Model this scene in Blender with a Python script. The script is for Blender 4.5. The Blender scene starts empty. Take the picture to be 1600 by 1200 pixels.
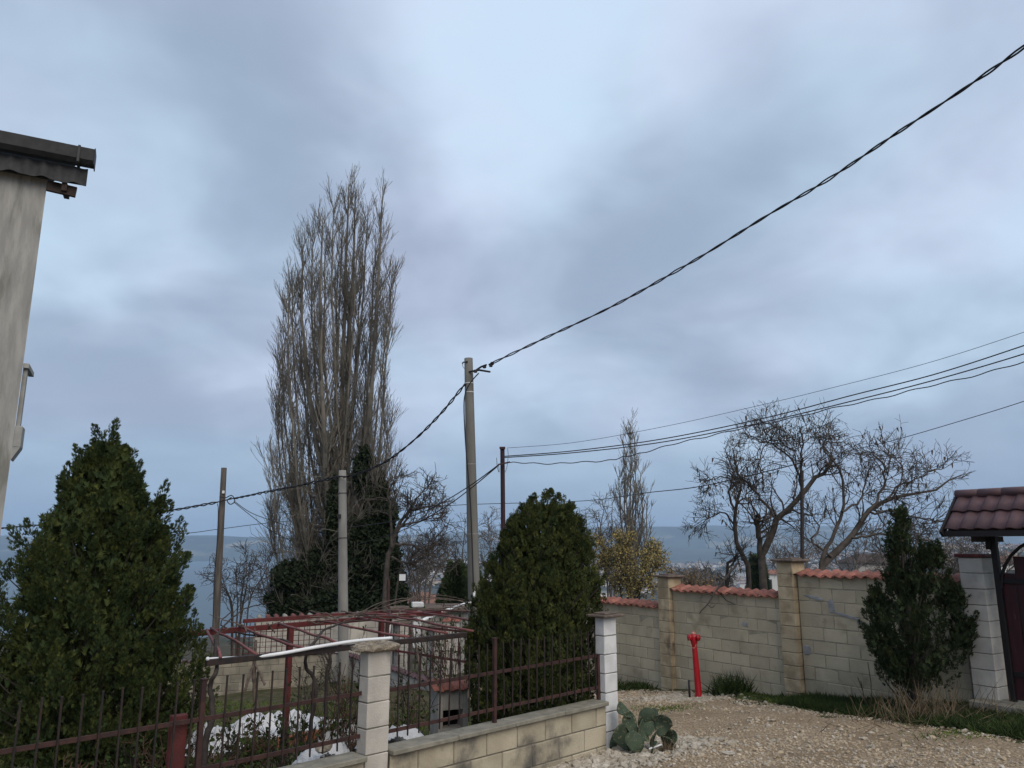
import bpy, math, random
import numpy as np
from mathutils import Matrix, Vector
rng = np.random.default_rng(7)
random.seed(7)
scene = bpy.context.scene
col = scene.collection
R = math.radians

# ------------------------------------------------------------ camera
EYE = 2.2
F = 1202.0
PITCH = math.atan(250 / F)
cam_d = bpy.data.cameras.new('camera')
cam_d.lens = 36 * F / 1600
cam_d.sensor_width = 36
cam_d.clip_start = 0.05
cam_d.clip_end = 40000
cam = bpy.data.objects.new('camera', cam_d)
col.objects.link(cam)
cam.location = (0, 0, EYE)
cam.rotation_euler = (math.pi / 2 + PITCH, 0, 0)
scene.camera = cam

# ------------------------------------------------------------ sky and light
scene.view_settings.view_transform = 'Standard'
scene.view_settings.look = 'None'
scene.view_settings.gamma = 1
scene.view_settings.exposure = 0.56
scene.view_settings.use_curve_mapping = False
SUN_EL, SUN_AZ = 42, 150          # azimuth measured clockwise from +Y
world = bpy.data.worlds.new('World')
scene.world = world
world.use_nodes = True
wn, wl = world.node_tree.nodes, world.node_tree.links
wn.clear()
w_out = wn.new('ShaderNodeOutputWorld')
w_bg = wn.new('ShaderNodeBackground')
w_bg.inputs['Strength'].default_value = 0.1
sky = wn.new('ShaderNodeTexSky')
sky.sky_type = 'NISHITA'
sky.sun_disc = False
sky.sun_elevation = R(SUN_EL)
sky.sun_rotation = R(SUN_AZ)
tc = wn.new('ShaderNodeTexCoord')


def wmath(op, a, b=None, c=None, clamp=False):
    n = wn.new('ShaderNodeMath'); n.operation = op; n.use_clamp = clamp
    for i, v in enumerate((a, b, c)):
        if v is None: continue
        if isinstance(v, (int, float)): n.inputs[i].default_value = v
        else: wl.new(v, n.inputs[i])
    return n.outputs[0]


def wmap(v, a, b, c=0, d=1):
    n = wn.new('ShaderNodeMapRange'); n.interpolation_type = 'SMOOTHSTEP'
    wl.new(v, n.inputs[0])
    for i, q in enumerate((a, b, c, d)): n.inputs[i + 1].default_value = q
    return n.outputs[0]


def wmix(f, a, b):
    n = wn.new('ShaderNodeMix'); n.data_type = 'RGBA'
    if isinstance(f, (int, float)): n.inputs[0].default_value = f
    else: wl.new(f, n.inputs[0])
    for s, v in ((6, a), (7, b)):
        if isinstance(v, tuple): n.inputs[s].default_value = (*v, 1)
        else: wl.new(v, n.inputs[s])
    return n.outputs[2]


sep = wn.new('ShaderNodeSeparateXYZ'); wl.new(tc.outputs['Generated'], sep.inputs[0])
zz = wmath('ADD', wmath('MAXIMUM', sep.outputs[2], 0.0), 0.32)
comb = wn.new('ShaderNodeCombineXYZ')
wl.new(wmath('DIVIDE', sep.outputs[0], zz), comb.inputs[0])
wl.new(wmath('DIVIDE', sep.outputs[1], zz), comb.inputs[1])


def wnoise(scale, detail, rough, off, dist=0.0):
    m = wn.new('ShaderNodeMapping'); wl.new(comb.outputs[0], m.inputs[0])
    m.inputs['Location'].default_value = off
    n = wn.new('ShaderNodeTexNoise'); wl.new(m.outputs[0], n.inputs['Vector'])
    n.inputs['Scale'].default_value = scale; n.inputs['Detail'].default_value = detail
    n.inputs['Roughness'].default_value = rough; n.inputs['Distortion'].default_value = dist
    return n.outputs[0]


def pixdir(x, y):
    v = Vector(((x - 800), F, (600 - y)))
    c, s = math.cos(PITCH), math.sin(PITCH)
    w = Vector((v.x, v.y * c - v.z * s, v.y * s + v.z * c))
    return w.normalized()


base = wnoise(1.15, 4, 0.5, (3.1, 1.7, 0.4), 0.35)
fine = wnoise(3.1, 4, 0.5, (1.3, 5.2, 2.4), 0.3)
val = wmath('MULTIPLY_ADD', base, .85, -0.50)
val = wmath('ADD', val, wmath('MULTIPLY', fine, 1.1))
# broad brighter and duller areas of the cloud deck, given as directions on the dome
for x, y, rad, amp in ((890, 130, 9, .40), (60, 190, 9, .12), (1190, 90, 7, .12), (260, 545, 11, .22), (700, 560, 11, .16),
                       (1560, 400, 10, .26), (1180, 590, 9, .16), (640, 60, 9, .12), (1500, 110, 12, .16),
                       (330, 370, 12, -.22), (960, 350, 5, -.10), (1000, 330, 10, -.20), (860, 420, 9, -.10), (1450, 640, 11, -.10),
                       (250, 700, 12, -.18), (1300, 230, 9, -.12), (420, 170, 8, -.10)):
    d = pixdir(x, y)
    vm = wn.new('ShaderNodeVectorMath'); vm.operation = 'DOT_PRODUCT'
    wl.new(tc.outputs['Generated'], vm.inputs[0]); vm.inputs[1].default_value = d
    val = wmath('ADD', val, wmap(vm.outputs['Value'], math.cos(R(rad * 1.6)), 1.0, 0, amp))
tintn = wnoise(1.6, 3, 0.5, (9.0, 4.0, 2.0), 0.2)
dark = wmix(wmap(tintn, .38, .64), (2.38, 3.05, 3.98), (2.58, 2.96, 3.95))
bright = wmix(wmap(tintn, .38, .64), (4.4, 5.6, 6.8), (4.7, 5.4, 6.7))
cl = wmix(wmap(val, .12, .98), dark, bright)
hor = wmix(wmap(sep.outputs[2], -0.02, .22), (1.95, 2.65, 3.8), cl)      # the deck dulls towards the horizon
cloud = wmix(0.94, sky.outputs[0], hor)
wl.new(cloud, w_bg.inputs['Color'])
wl.new(w_bg.outputs[0], w_out.inputs['Surface'])

sun_d = bpy.data.lights.new('sun', 'SUN')
sun_d.energy = 1.5
sun_d.angle = R(50)
sun_d.color = (1.0, .88, .72)
sun = bpy.data.objects.new('sun', sun_d)
col.objects.link(sun)
sdir = Vector((math.sin(R(SUN_AZ)) * math.cos(R(SUN_EL)), math.cos(R(SUN_AZ)) * math.cos(R(SUN_EL)), math.sin(R(SUN_EL))))
sun.rotation_euler = sdir.to_track_quat('Z', 'Y').to_euler()
sun.location = (0, -5, 30)
scene.cycles.volume_bounces = 1
scene.cycles.max_bounces = 6

# ------------------------------------------------------------ helpers
CT, ST = math.cos(PITCH), math.sin(PITCH)


def ray(x, y):
    a, b, c = (x - 800), F, (600 - y)
    return a, b * CT - c * ST, b * ST + c * CT


def at(x, y, Y):
    a, f, u = ray(x, y)
    return np.array((a / f * Y, Y, EYE + u / f * Y))


def xy_at(x, Y, z):
    return (x - 800) / F * (Y * CT + (z - EYE) * ST)


WM = {}


def world_of(o):
    return WM.get(o, Matrix.Identity(4))


def link(o, parent=None):
    col.objects.link(o)
    m = Matrix.Translation(o.location) @ o.rotation_euler.to_matrix().to_4x4() @ Matrix.Diagonal((*o.scale, 1))
    WM[o] = m
    if parent is not None:
        o.parent = parent
        o.matrix_parent_inverse = world_of(parent).inverted()
    return o


def tag(o, label=None, cat=None, group=None, kind=None):
    if label: o['label'] = label
    if cat: o['category'] = cat
    if group: o['group'] = group
    if kind: o['kind'] = kind
    return o


def thing(name, loc, label, cat, group=None):
    o = bpy.data.objects.new(name, None)
    o.empty_display_size = .2
    o.location = tuple(float(v) for v in loc)
    link(o)
    return tag(o, label, cat, group)


class MB:
    def __init__(s): s.v = []; s.f = []; s.n = 0

    def add(s, V, *Fs):
        V = np.asarray(V, float).reshape(-1, 3)
        s.v.append(V)
        for f in Fs:
            f = np.asarray(f, int)
            if f.size: s.f.append(f + s.n)
        s.n += len(V)

    def mesh(s, name, origin, smooth=False):
        V = np.concatenate(s.v) - origin
        me = bpy.data.meshes.new(name)
        me.vertices.add(len(V)); me.vertices.foreach_set('co', V.astype(np.float32).ravel())
        loops = np.concatenate([f.ravel() for f in s.f])
        tot = np.concatenate([np.full(len(f), f.shape[1]) for f in s.f])
        st = np.concatenate(([0], np.cumsum(tot)[:-1]))
        me.loops.add(len(loops)); me.loops.foreach_set('vertex_index', loops.astype(np.int32))
        me.polygons.add(len(tot))
        me.polygons.foreach_set('loop_start', st.astype(np.int32))
        me.polygons.foreach_set('loop_total', tot.astype(np.int32))
        me.polygons.foreach_set('use_smooth', np.full(len(tot), smooth))
        me.update(calc_edges=True)
        me.validate()
        return me

    def build(s, name, m, parent=None, smooth=False, base=False):
        V = np.concatenate(s.v)
        lo, hi = V.min(0), V.max(0)
        o0 = (lo + hi) / 2
        if base: o0[2] = lo[2]
        me = s.mesh(name, o0, smooth)
        me.materials.append(m)
        o = bpy.data.objects.new(name, me)
        o.location = [float(q) for q in o0]
        return link(o, parent)

    # shapes
    def box(s, c, size, rz=0.0, bev=0.0, rot=None):
        c = np.asarray(c, float); h = np.asarray(size, float) / 2
        V, Fq, Ft = chamfer(h, min(bev, h.min() * .6))
        if rot is None:
            a, b = math.cos(rz), math.sin(rz)
            M = np.array([[a, -b, 0], [b, a, 0], [0, 0, 1]])
        else: M = rot
        V = V @ M.T + c
        if Ft is None: s.add(V, Fq)
        else: s.add(V, Fq, Ft)

    def bar(s, a, b, w, h=None, bev=0.0, up=(0, 0, 1)):
        """box section along a->b"""
        a = np.asarray(a, float); b = np.asarray(b, float); h = w if h is None else h
        d = b - a; L = np.linalg.norm(d); d = d / L
        up = np.asarray(up, float)
        if abs(d @ up) > .99: up = np.array((0, 1., 0))
        sd = np.cross(d, up); sd /= np.linalg.norm(sd); u = np.cross(sd, d)
        s.box((a + b) / 2, (L, w, h), bev=bev, rot=np.stack((d, sd, u), 1))

    def tube(s, pts, r, n=8, caps=True):
        pts = np.asarray(pts, float); K = len(pts)
        r = np.broadcast_to(np.asarray(r, float), (K,))
        s.tubes(pts[None], r[None], n)
        if caps:
            b = s.n - K * n
            s.f.append(np.array([[b + i for i in range(n)][::-1]]))
            s.f.append(np.array([[b + (K - 1) * n + i for i in range(n)]]))

    def tubes(s, P, Rr, n=3):
        N, K, _ = P.shape
        T = np.empty_like(P)
        T[:, 1:-1] = P[:, 2:] - P[:, :-2]; T[:, 0] = P[:, 1] - P[:, 0]; T[:, -1] = P[:, -1] - P[:, -2]
        T /= np.linalg.norm(T, axis=2, keepdims=True) + 1e-9
        g = P[:, -1] - P[:, 0]; ax = np.abs(g).argmin(1)
        ref = np.eye(3)[ax][:, None, :]
        U = np.cross(T, np.broadcast_to(ref, T.shape)); U /= np.linalg.norm(U, axis=2, keepdims=True) + 1e-9
        W = np.cross(T, U)
        an = np.arange(n) * 2 * math.pi / n
        V = (P[:, :, None, :] + Rr[:, :, None, None] * (np.cos(an)[None, None, :, None] * U[:, :, None, :] + np.sin(an)[None, None, :, None] * W[:, :, None, :]))
        idx = np.arange(N * K * n).reshape(N, K, n)
        a = idx[:, :-1]; b = idx[:, 1:]
        q = np.stack((a, np.roll(a, -1, 2), np.roll(b, -1, 2), b), -1).reshape(-1, 4)
        s.add(V.reshape(-1, 3), q)

    def cards(s, tv, tf, pos, d, up, size, wid=None):
        """copies of a small template (x side, y along, z normal) at pos along d"""
        N = len(pos)
        d = d / (np.linalg.norm(d, axis=1, keepdims=True) + 1e-9)
        sd = np.cross(d, up); sd /= np.linalg.norm(sd, axis=1, keepdims=True) + 1e-9
        nr = np.cross(sd, d)
        size = np.broadcast_to(np.asarray(size, float), (N,))[:, None, None]
        wid = size if wid is None else np.broadcast_to(np.asarray(wid, float), (N,))[:, None, None]
        V = pos[:, None, :] + wid * tv[None, :, 0:1] * sd[:, None, :] + size * tv[None, :, 1:2] * d[:, None, :] + wid * tv[None, :, 2:3] * nr[:, None, :]
        k = len(tv)
        f = (tf[None] + (np.arange(N) * k)[:, None, None]).reshape(-1, tf.shape[1])
        s.add(V.reshape(-1, 3), f)

    def lathe(s, prof, c, n=16, axis=(0, 0, 1)):
        """prof: list of (r, h) along axis from c"""
        ax = np.asarray(axis, float); ax /= np.linalg.norm(ax)
        s.tube([np.asarray(c, float) + ax * h for r, h in prof], [r for r, h in prof], n)


def chamfer(h, b):
    if b <= 0:
        V = np.array([[x, y, z] for x in (-1, 1) for y in (-1, 1) for z in (-1, 1)], float) * h
        Fq = np.array([[0, 1, 3, 2], [4, 6, 7, 5], [0, 4, 5, 1], [2, 3, 7, 6], [0, 2, 6, 4], [1, 5, 7, 3]])
        return V, Fq, None
    V = []; ix = {}
    for x in (-1, 1):
        for y in (-1, 1):
            for z in (-1, 1):
                for k in range(3):
                    p = np.array((x, y, z), float) * (h - b); p[k] += (x, y, z)[k] * b
                    ix[(x, y, z, k)] = len(V); V.append(p)
    Fq = []
    for k in range(3):
        i, j = [(1, 2), (2, 0), (0, 1)][k]
        for sg in (-1, 1):
            q = []
            for a, c in ((-1, -1), (1, -1), (1, 1), (-1, 1)):
                t = [0, 0, 0]; t[k] = sg; t[i] = a; t[j] = c; q.append(ix[(*t, k)])
            Fq.append(q if sg > 0 else q[::-1])
    for k in range(3):
        i, j = [(1, 2), (2, 0), (0, 1)][k]
        for a in (-1, 1):
            for c in (-1, 1):
                t0 = [0, 0, 0]; t0[i] = a; t0[j] = c; t1 = list(t0); t0[k] = -1; t1[k] = 1
                q = [ix[(*t0, i)], ix[(*t1, i)], ix[(*t1, j)], ix[(*t0, j)]]
                Fq.append(q if a * c > 0 else q[::-1])
    Ft = []
    for x in (-1, 1):
        for y in (-1, 1):
            for z in (-1, 1):
                t = [ix[(x, y, z, k)] for k in range(3)]
                Ft.append(t if x * y * z > 0 else t[::-1])
    return np.array(V), np.array(Fq), np.array(Ft)


# ------------------------------------------------------------ materials
def lin(c):
    return tuple(c)


def mat(name, c1, c2=None, scale=6.0, rough=.85, bump=0.0, bscale=60.0, rnd=0.0, c3=None, s3=1.5, t3=(.5, .7), detail=6,
        stretch=(1, 1, 1), metal=0.0, bdist=.01, spec=.3, thr=(.35, .65), vmul=None):
    m = bpy.data.materials.new(name); m.use_nodes = True
    nt = m.node_tree; N, L = nt.nodes, nt.links
    b = N['Principled BSDF']
    b.inputs['Roughness'].default_value = rough
    b.inputs['Metallic'].default_value = metal
    b.inputs['Specular IOR Level'].default_value = spec
    g = N.new('ShaderNodeNewGeometry')
    mp = N.new('ShaderNodeMapping'); L.new(g.outputs['Position'], mp.inputs[0]); mp.inputs['Scale'].default_value = stretch

    def noise(sc, det=detail, off=0.0, ro=.55):
        n = N.new('ShaderNodeTexNoise'); n.inputs['Scale'].default_value = sc; n.inputs['Detail'].default_value = det
        n.inputs['Roughness'].default_value = ro
        if off:
            m2 = N.new('ShaderNodeMapping'); L.new(mp.outputs[0], m2.inputs[0]); m2.inputs['Location'].default_value = (off, off * .7, off * 1.3)
            L.new(m2.outputs[0], n.inputs['Vector'])
        else: L.new(mp.outputs[0], n.inputs['Vector'])
        return n.outputs[0]

    def ramp(v, a, bb):
        r = N.new('ShaderNodeMapRange'); r.interpolation_type = 'SMOOTHSTEP'; L.new(v, r.inputs[0]); r.inputs[1].default_value = a; r.inputs[2].default_value = bb
        return r.outputs[0]

    def mix(f, a, bb, bt='MIX'):
        x = N.new('ShaderNodeMix'); x.data_type = 'RGBA'; x.blend_type = bt
        if isinstance(f, float): x.inputs[0].default_value = f
        else: L.new(f, x.inputs[0])
        for s_, v in ((6, a), (7, bb)):
            if isinstance(v, tuple): x.inputs[s_].default_value = (*v[:3], 1)
            else: L.new(v, x.inputs[s_])
        return x.outputs[2]
    c = tuple(c1)
    if c2: c = mix(ramp(noise(scale), *thr), tuple(c1), tuple(c2))
    if c3: c = mix(ramp(noise(s3, 8, 5.3), *t3), c, tuple(c3))
    if rnd > 0:
        oi = N.new('ShaderNodeObjectInfo')
        r = N.new('ShaderNodeMapRange'); L.new(oi.outputs['Random'], r.inputs[0]); r.inputs[3].default_value = 1 - rnd; r.inputs[4].default_value = 1 + rnd
        cb = N.new('ShaderNodeCombineXYZ')
        for i in range(3): L.new(r.outputs[0], cb.inputs[i])
        c = mix(1.0, c, cb.outputs[0], 'MULTIPLY')
    if isinstance(c, tuple): b.inputs['Base Color'].default_value = (*c, 1)
    else: L.new(c, b.inputs['Base Color'])
    if bump > 0:
        bn = N.new('ShaderNodeBump'); bn.inputs['Strength'].default_value = bump; bn.inputs['Distance'].default_value = bdist
        L.new(noise(bscale, 4, 2.0), bn.inputs['Height']); L.new(bn.outputs[0], b.inputs['Normal'])
    return m


M = {}
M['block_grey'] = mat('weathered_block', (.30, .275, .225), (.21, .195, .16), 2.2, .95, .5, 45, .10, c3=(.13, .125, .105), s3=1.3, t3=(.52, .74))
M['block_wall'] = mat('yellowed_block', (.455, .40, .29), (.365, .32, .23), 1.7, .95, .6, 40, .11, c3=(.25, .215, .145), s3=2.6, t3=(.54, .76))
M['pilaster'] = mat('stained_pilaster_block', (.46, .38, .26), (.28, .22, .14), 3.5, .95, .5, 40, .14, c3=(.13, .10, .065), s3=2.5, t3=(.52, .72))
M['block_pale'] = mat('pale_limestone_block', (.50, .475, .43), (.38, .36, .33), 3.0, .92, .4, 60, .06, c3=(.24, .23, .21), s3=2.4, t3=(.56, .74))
M['block_low'] = mat('cream_limestone_block', (.44, .395, .30), (.34, .30, .225), 2.6, .92, .5, 50, .08, c3=(.10, .095, .085), s3=2.2, t3=(.49, .70))
M['whitewash'] = mat('whitewashed_block', (.64, .65, .66), (.54, .55, .56), 6, .85, .3, 60, .03, c3=(.38, .37, .35), s3=5, t3=(.62, .80))
M['mortar'] = mat('mortar', (.21, .195, .165), (.14, .13, .11), 12, .98, .6, 60)
M['mortar_wall'] = mat('mortar_smeared', (.345, .31, .23), (.24, .215, .16), 8, .98, .6, 60)
M['patch'] = mat('cement_patch', (.30, .31, .32), (.22, .225, .235), 9, .95, .5, 50)
M['coping'] = mat('concrete_coping', (.25, .235, .195), (.18, .17, .14), 8, .9, .5, 60, .05, c3=(.12, .12, .10), s3=3, t3=(.55, .75))
M['cap_stone'] = mat('cap_concrete', (.17, .13, .105), (.10, .08, .07), 14, .95, .8, 60)
M['cap_rough'] = mat('cap_crumbling', (.36, .31, .235), (.17, .14, .11), 25, .98, 1.0, 70, bdist=.02)
M['concrete'] = mat('pole_concrete', (.185, .18, .165), (.14, .135, .125), 3, .9, .4, 50, stretch=(1, 1, .35))
M['concrete_light'] = mat('pole_concrete_light', (.27, .265, .25), (.20, .195, .185), 3, .9, .3, 50, stretch=(1, 1, .35))
M['pole_wood'] = mat('pole_wood', (.13, .115, .10), (.075, .065, .058), 14, .95, .6, 40, stretch=(1, 1, .1))
M['iron_brown'] = mat('brown_iron', (.036, .02, .019), (.06, .028, .024), 14, .6, .3, 90, rnd=.12)
M['iron_dark'] = mat('dark_iron', (.018, .016, .016), (.035, .022, .019), 16, .6, .3, 90, rnd=.15)
M['iron_red'] = mat('red_iron', (.125, .024, .024), (.075, .02, .02), 8, .6, .3, 60, c3=(.16, .07, .04), s3=5, t3=(.6, .75))
M['iron_pink'] = mat('faded_red_pipe', (.21, .085, .08), (.14, .05, .05), 9, .7, .2, 60)
M['iron_plum'] = mat('plum_metal_post', (.045, .018, .022), None, 5, .5)
M['pvc'] = mat('white_pvc', (.78, .79, .80), (.68, .69, .70), 5, .4)
M['hydrant'] = mat('hydrant_red_paint', (.40, .006, .016), (.33, .006, .014), 5, .38, .1, 50, spec=.5, c3=(.20, .05, .035), s3=16, t3=(.58, .66))
M['hydrant_worn'] = mat('hydrant_bare_metal', (.45, .33, .26), (.40, .10, .07), 30, .6)
M['roof_red'] = mat('terracotta_tile', (.31, .12, .088), (.19, .08, .062), 9, .9, .4, 60, .28, c3=(.33, .25, .19), s3=12, t3=(.60, .76))
M['roof_brown'] = mat('brown_concrete_tile', (.105, .058, .062), (.08, .046, .05), 8, .6, .2, 60, .10, spec=.4)
M['rubber'] = mat('black_cable', (.022, .02, .024), None, 5, .6)
M['metal'] = mat('galvanised_band', (.35, .35, .34), (.22, .21, .20), 20, .5)
M['white_band'] = mat('white_strap', (.6, .6, .58), None, 5, .6)
M['plaster'] = mat('old_house_render', (.36, .355, .335), (.265, .262, .25), 9, .95, 1.0, 45, c3=(.19, .19, .17), s3=9, t3=(.50, .68), stretch=(1, 1, .16))
M['plaster_trim'] = mat('house_trim', (.33, .33, .31), (.27, .27, .255), 8, .95, .3, 50)
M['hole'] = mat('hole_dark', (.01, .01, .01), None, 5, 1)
M['eaves'] = mat('corrugated_sheet', (.062, .063, .066), (.042, .042, .044), 9, .8, .3, 40)
M['gutter'] = mat('gutter_dark', (.034, .035, .038), (.022, .023, .025), 12, .6)
M['timber'] = mat('old_timber', (.055, .04, .034), (.035, .027, .024), 16, .9)
M['gate_wood'] = mat('maroon_gate_board', (.045, .012, .016), (.028, .01, .012), 12, .55, .3, 30, .12, stretch=(1, 1, .15), c3=(.12, .06, .05), s3=14, t3=(.66, .74))
M['black_metal'] = mat('black_frame', (.014, .012, .013), None, 5, .6)
M['bark_poplar'] = mat('poplar_bark', (.175, .16, .135), (.12, .11, .093), 3, .95)
M['bark_dark'] = mat('dark_bark', (.085, .072, .062), (.05, .043, .038), 8, .95, .5, 40)
M['bark_grey'] = mat('grey_twigs', (.15, .135, .125), (.10, .09, .085), 2, .95)
M['bark_red'] = mat('rose_stems', (.075, .055, .035), (.10, .045, .035), 9, .9)
M['vine'] = mat('vine_bark', (.15, .12, .10), (.08, .062, .052), 14, .95, .6, 60)
M['vine_dark'] = mat('vine_dark_bark', (.035, .03, .028), (.055, .045, .04), 14, .95, .6, 60)
M['thuja'] = mat('thuja_leaf', (.046, .062, .016), (.020, .036, .012), 6.0, .8, rnd=0, c3=(.115, .120, .026), s3=11, t3=(.54, .74), spec=.2)
M['thuja_brown'] = mat('thuja_dry_leaf', (.09, .06, .025), (.06, .05, .02), 9, .85, spec=.1)
M['cypress'] = mat('cypress_leaf', (.048, .060, .015), (.024, .038, .012), 5.5, .8, c3=(.115, .115, .026), s3=9, t3=(.52, .74), spec=.2)
M['juniper'] = mat('juniper_leaf', (.030, .044, .018), (.019, .031, .014), 6, .8, c3=(.062, .074, .026), s3=8, t3=(.56, .74), spec=.15)
M['ivy'] = mat('ivy_leaf', (.018, .028, .012), (.012, .020, .009), 3, .7, c3=(.032, .042, .02), s3=5, t3=(.55, .75), spec=.15)
M['pine'] = mat('far_conifer', (.05, .075, .03), (.03, .05, .02), 2, .85)
M['yellow_leaf'] = mat('yellow_leaf', (.34, .27, .10), (.22, .18, .075), 2.5, .8, c3=(.15, .14, .04), s3=5, t3=(.55, .7))
M['tan_leaf'] = mat('tan_leaf', (.30, .19, .08), (.18, .12, .05), 3, .85)
M['dead_leaf'] = mat('hanging_seed_pods', (.085, .065, .05), (.05, .04, .03), 5, .9)
M['grass'] = mat('short_grass', (.11, .15, .03), (.055, .09, .02), 2.5, .85, c3=(.11, .10, .04), s3=6, t3=(.58, .74), spec=.15)
M['weed'] = mat('weeds', (.040, .062, .018), (.026, .042, .014), 3.5, .85, c3=(.08, .085, .03), s3=7, t3=(.58, .74), spec=.12)
M['straw'] = mat('dry_straw', (.17, .125, .08), (.08, .065, .04), 9, .9)
M['stone'] = mat('limestone_chip', (.43, .345, .245), (.29, .225, .15), 7.0, .95, .3, 90, c3=(.54, .48, .40), s3=17, t3=(.52, .68), detail=3)
M['stone_grey'] = mat('grey_limestone', (.41, .365, .30), (.27, .235, .185), 9, .95, .4, 80, c3=(.50, .46, .40), s3=14, t3=(.52, .66))
M['cactus'] = mat('cactus_pad', (.050, .070, .044), (.034, .050, .034), 9, .75, .8, 30, .22, c3=(.15, .14, .09), s3=18, t3=(.56, .70), spec=.2)
M['spine'] = mat('cactus_areole', (.30, .27, .19), None, 5, .9)
M['fleece'] = mat('white_fleece', (.60, .61, .63), (.48, .49, .51), 5, .9, .8, 18, c3=(.30, .28, .24), s3=4, t3=(.62, .76), bdist=.03)
M['brick_edge'] = mat('garden_edging', (.26, .10, .05), (.18, .075, .045), 14, .9, .4, 60, .12)
M['slab'] = mat('path_slab', (.36, .345, .31), (.26, .25, .225), 7, .9, .5, 50, .08)
M['glass_lamp'] = mat('lamp_glass', (.72, .74, .76), None, 5, .3)
M['roof_far'] = mat('far_roof', (.20, .10, .075), (.14, .08, .065), 1.2, .9, rnd=.25)
M['far_white'] = mat('far_white_wall', (.68, .67, .64), (.60, .58, .55), .05, .9, rnd=.18)
M['far_cream'] = mat('far_cream_wall', (.52, .44, .34), None, 5, .9, rnd=.2)
M['far_grey'] = mat('far_grey_wall', (.35, .34, .33), None, 5, .9, rnd=.25)
M['far_window'] = mat('far_window', (.05, .06, .07), None, 5, .4)
M['brown_roof'] = mat('brown_sheet_roof', (.075, .055, .05), (.055, .042, .04), 4, .85)
M['wood_far'] = mat('far_wood', (.060, .055, .042), (.036, .042, .028), .02, .95, c3=(.09, .075, .055), s3=.011, t3=(.5, .7))
M['hill'] = mat('hill_cover', (.06, .065, .048), (.028, .036, .03), .004, .95, c3=(.22, .20, .15), s3=.0028, t3=(.55, .66))


def sea_mat():
    m = mat('sea_water', (.05, .085, .11), None, 5, .45, spec=.4)
    return m


M['sea'] = sea_mat()

# ground: gravel / lawn / far land chosen by where it lies (attribute 'cover' 0 gravel, 1 soil and grass, 2 far land)
gm = bpy.data.materials.new('ground_cover'); gm.use_nodes = True
N, L = gm.node_tree.nodes, gm.node_tree.links
gb = N['Principled BSDF']; gb.inputs['Roughness'].default_value = .98; gb.inputs['Specular IOR Level'].default_value = .1
geo = N.new('ShaderNodeNewGeometry')
att = N.new('ShaderNodeAttribute'); att.attribute_name = 'cover'


def gnoise(sc, det=6, ro=.6):
    n = N.new('ShaderNodeTexNoise'); n.inputs['Scale'].default_value = sc; n.inputs['Detail'].default_value = det; n.inputs['Roughness'].default_value = ro
    L.new(geo.outputs['Position'], n.inputs['Vector']); return n.outputs[0]


def gramp(v, a, b):
    r = N.new('ShaderNodeMapRange'); r.interpolation_type = 'SMOOTHSTEP'; L.new(v, r.inputs[0]); r.inputs[1].default_value = a; r.inputs[2].default_value = b; return r.outputs[0]


def gmix(f, a, b):
    x = N.new('ShaderNodeMix'); x.data_type = 'RGBA'; L.new(f, x.inputs[0])
    for s_, v in ((6, a), (7, b)):
        if isinstance(v, tuple): x.inputs[s_].default_value = (*v, 1)
        else: L.new(v, x.inputs[s_])
    return x.outputs[2]


grav = gmix(gramp(gnoise(38, 5), .42, .60), (.20, .145, .095), (.38, .30, .21))
grav = gmix(gramp(gnoise(.9, 6, .65), .48, .62), grav, (.22, .165, .11))
grav = gmix(gramp(gnoise(2.3, 5), .56, .72), grav, (.33, .255, .175))
soil = gmix(gramp(gnoise(5), .4, .62), (.05, .055, .024), (.10, .082, .05))
far = gmix(gramp(gnoise(.006, 8), .42, .6), (.055, .05, .035), (.10, .095, .06))
gc = gmix(gramp(att.outputs['Fac'], .35, .65), grav, soil)
gc = gmix(gramp(att.outputs['Fac'], 1.2, 1.8), gc, far)
L.new(gc, gb.inputs['Base Color'])
bn = N.new('ShaderNodeBump'); bn.inputs['Strength'].default_value = .8; bn.inputs['Distance'].default_value = .015
L.new(gnoise(55, 5), bn.inputs['Height']); L.new(bn.outputs[0], gb.inputs['Normal'])

# ------------------------------------------------------------ layout of the place
A = np.array((-1.147, 6.8))                 # near block pillar of the garden fence
U = np.array((.7063, .7079))                # along the garden fence
NB = np.array((-.7079, .7063))              # away from the road, into the garden
B = A + U * 3.11                            # whitewashed pillar at the road corner
Q = np.array((4.36, 12.5))                  # second pilaster of the boundary wall
WD = np.array((.5635, -.8261))              # along the boundary wall, towards the gate
WN = np.array((-.8261, -.5635))             # out of the wall, towards the road


def sstep(x, a, b):
    t = np.clip((x - a) / (b - a), 0, 1); return t * t * (3 - 2 * t)


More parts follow.
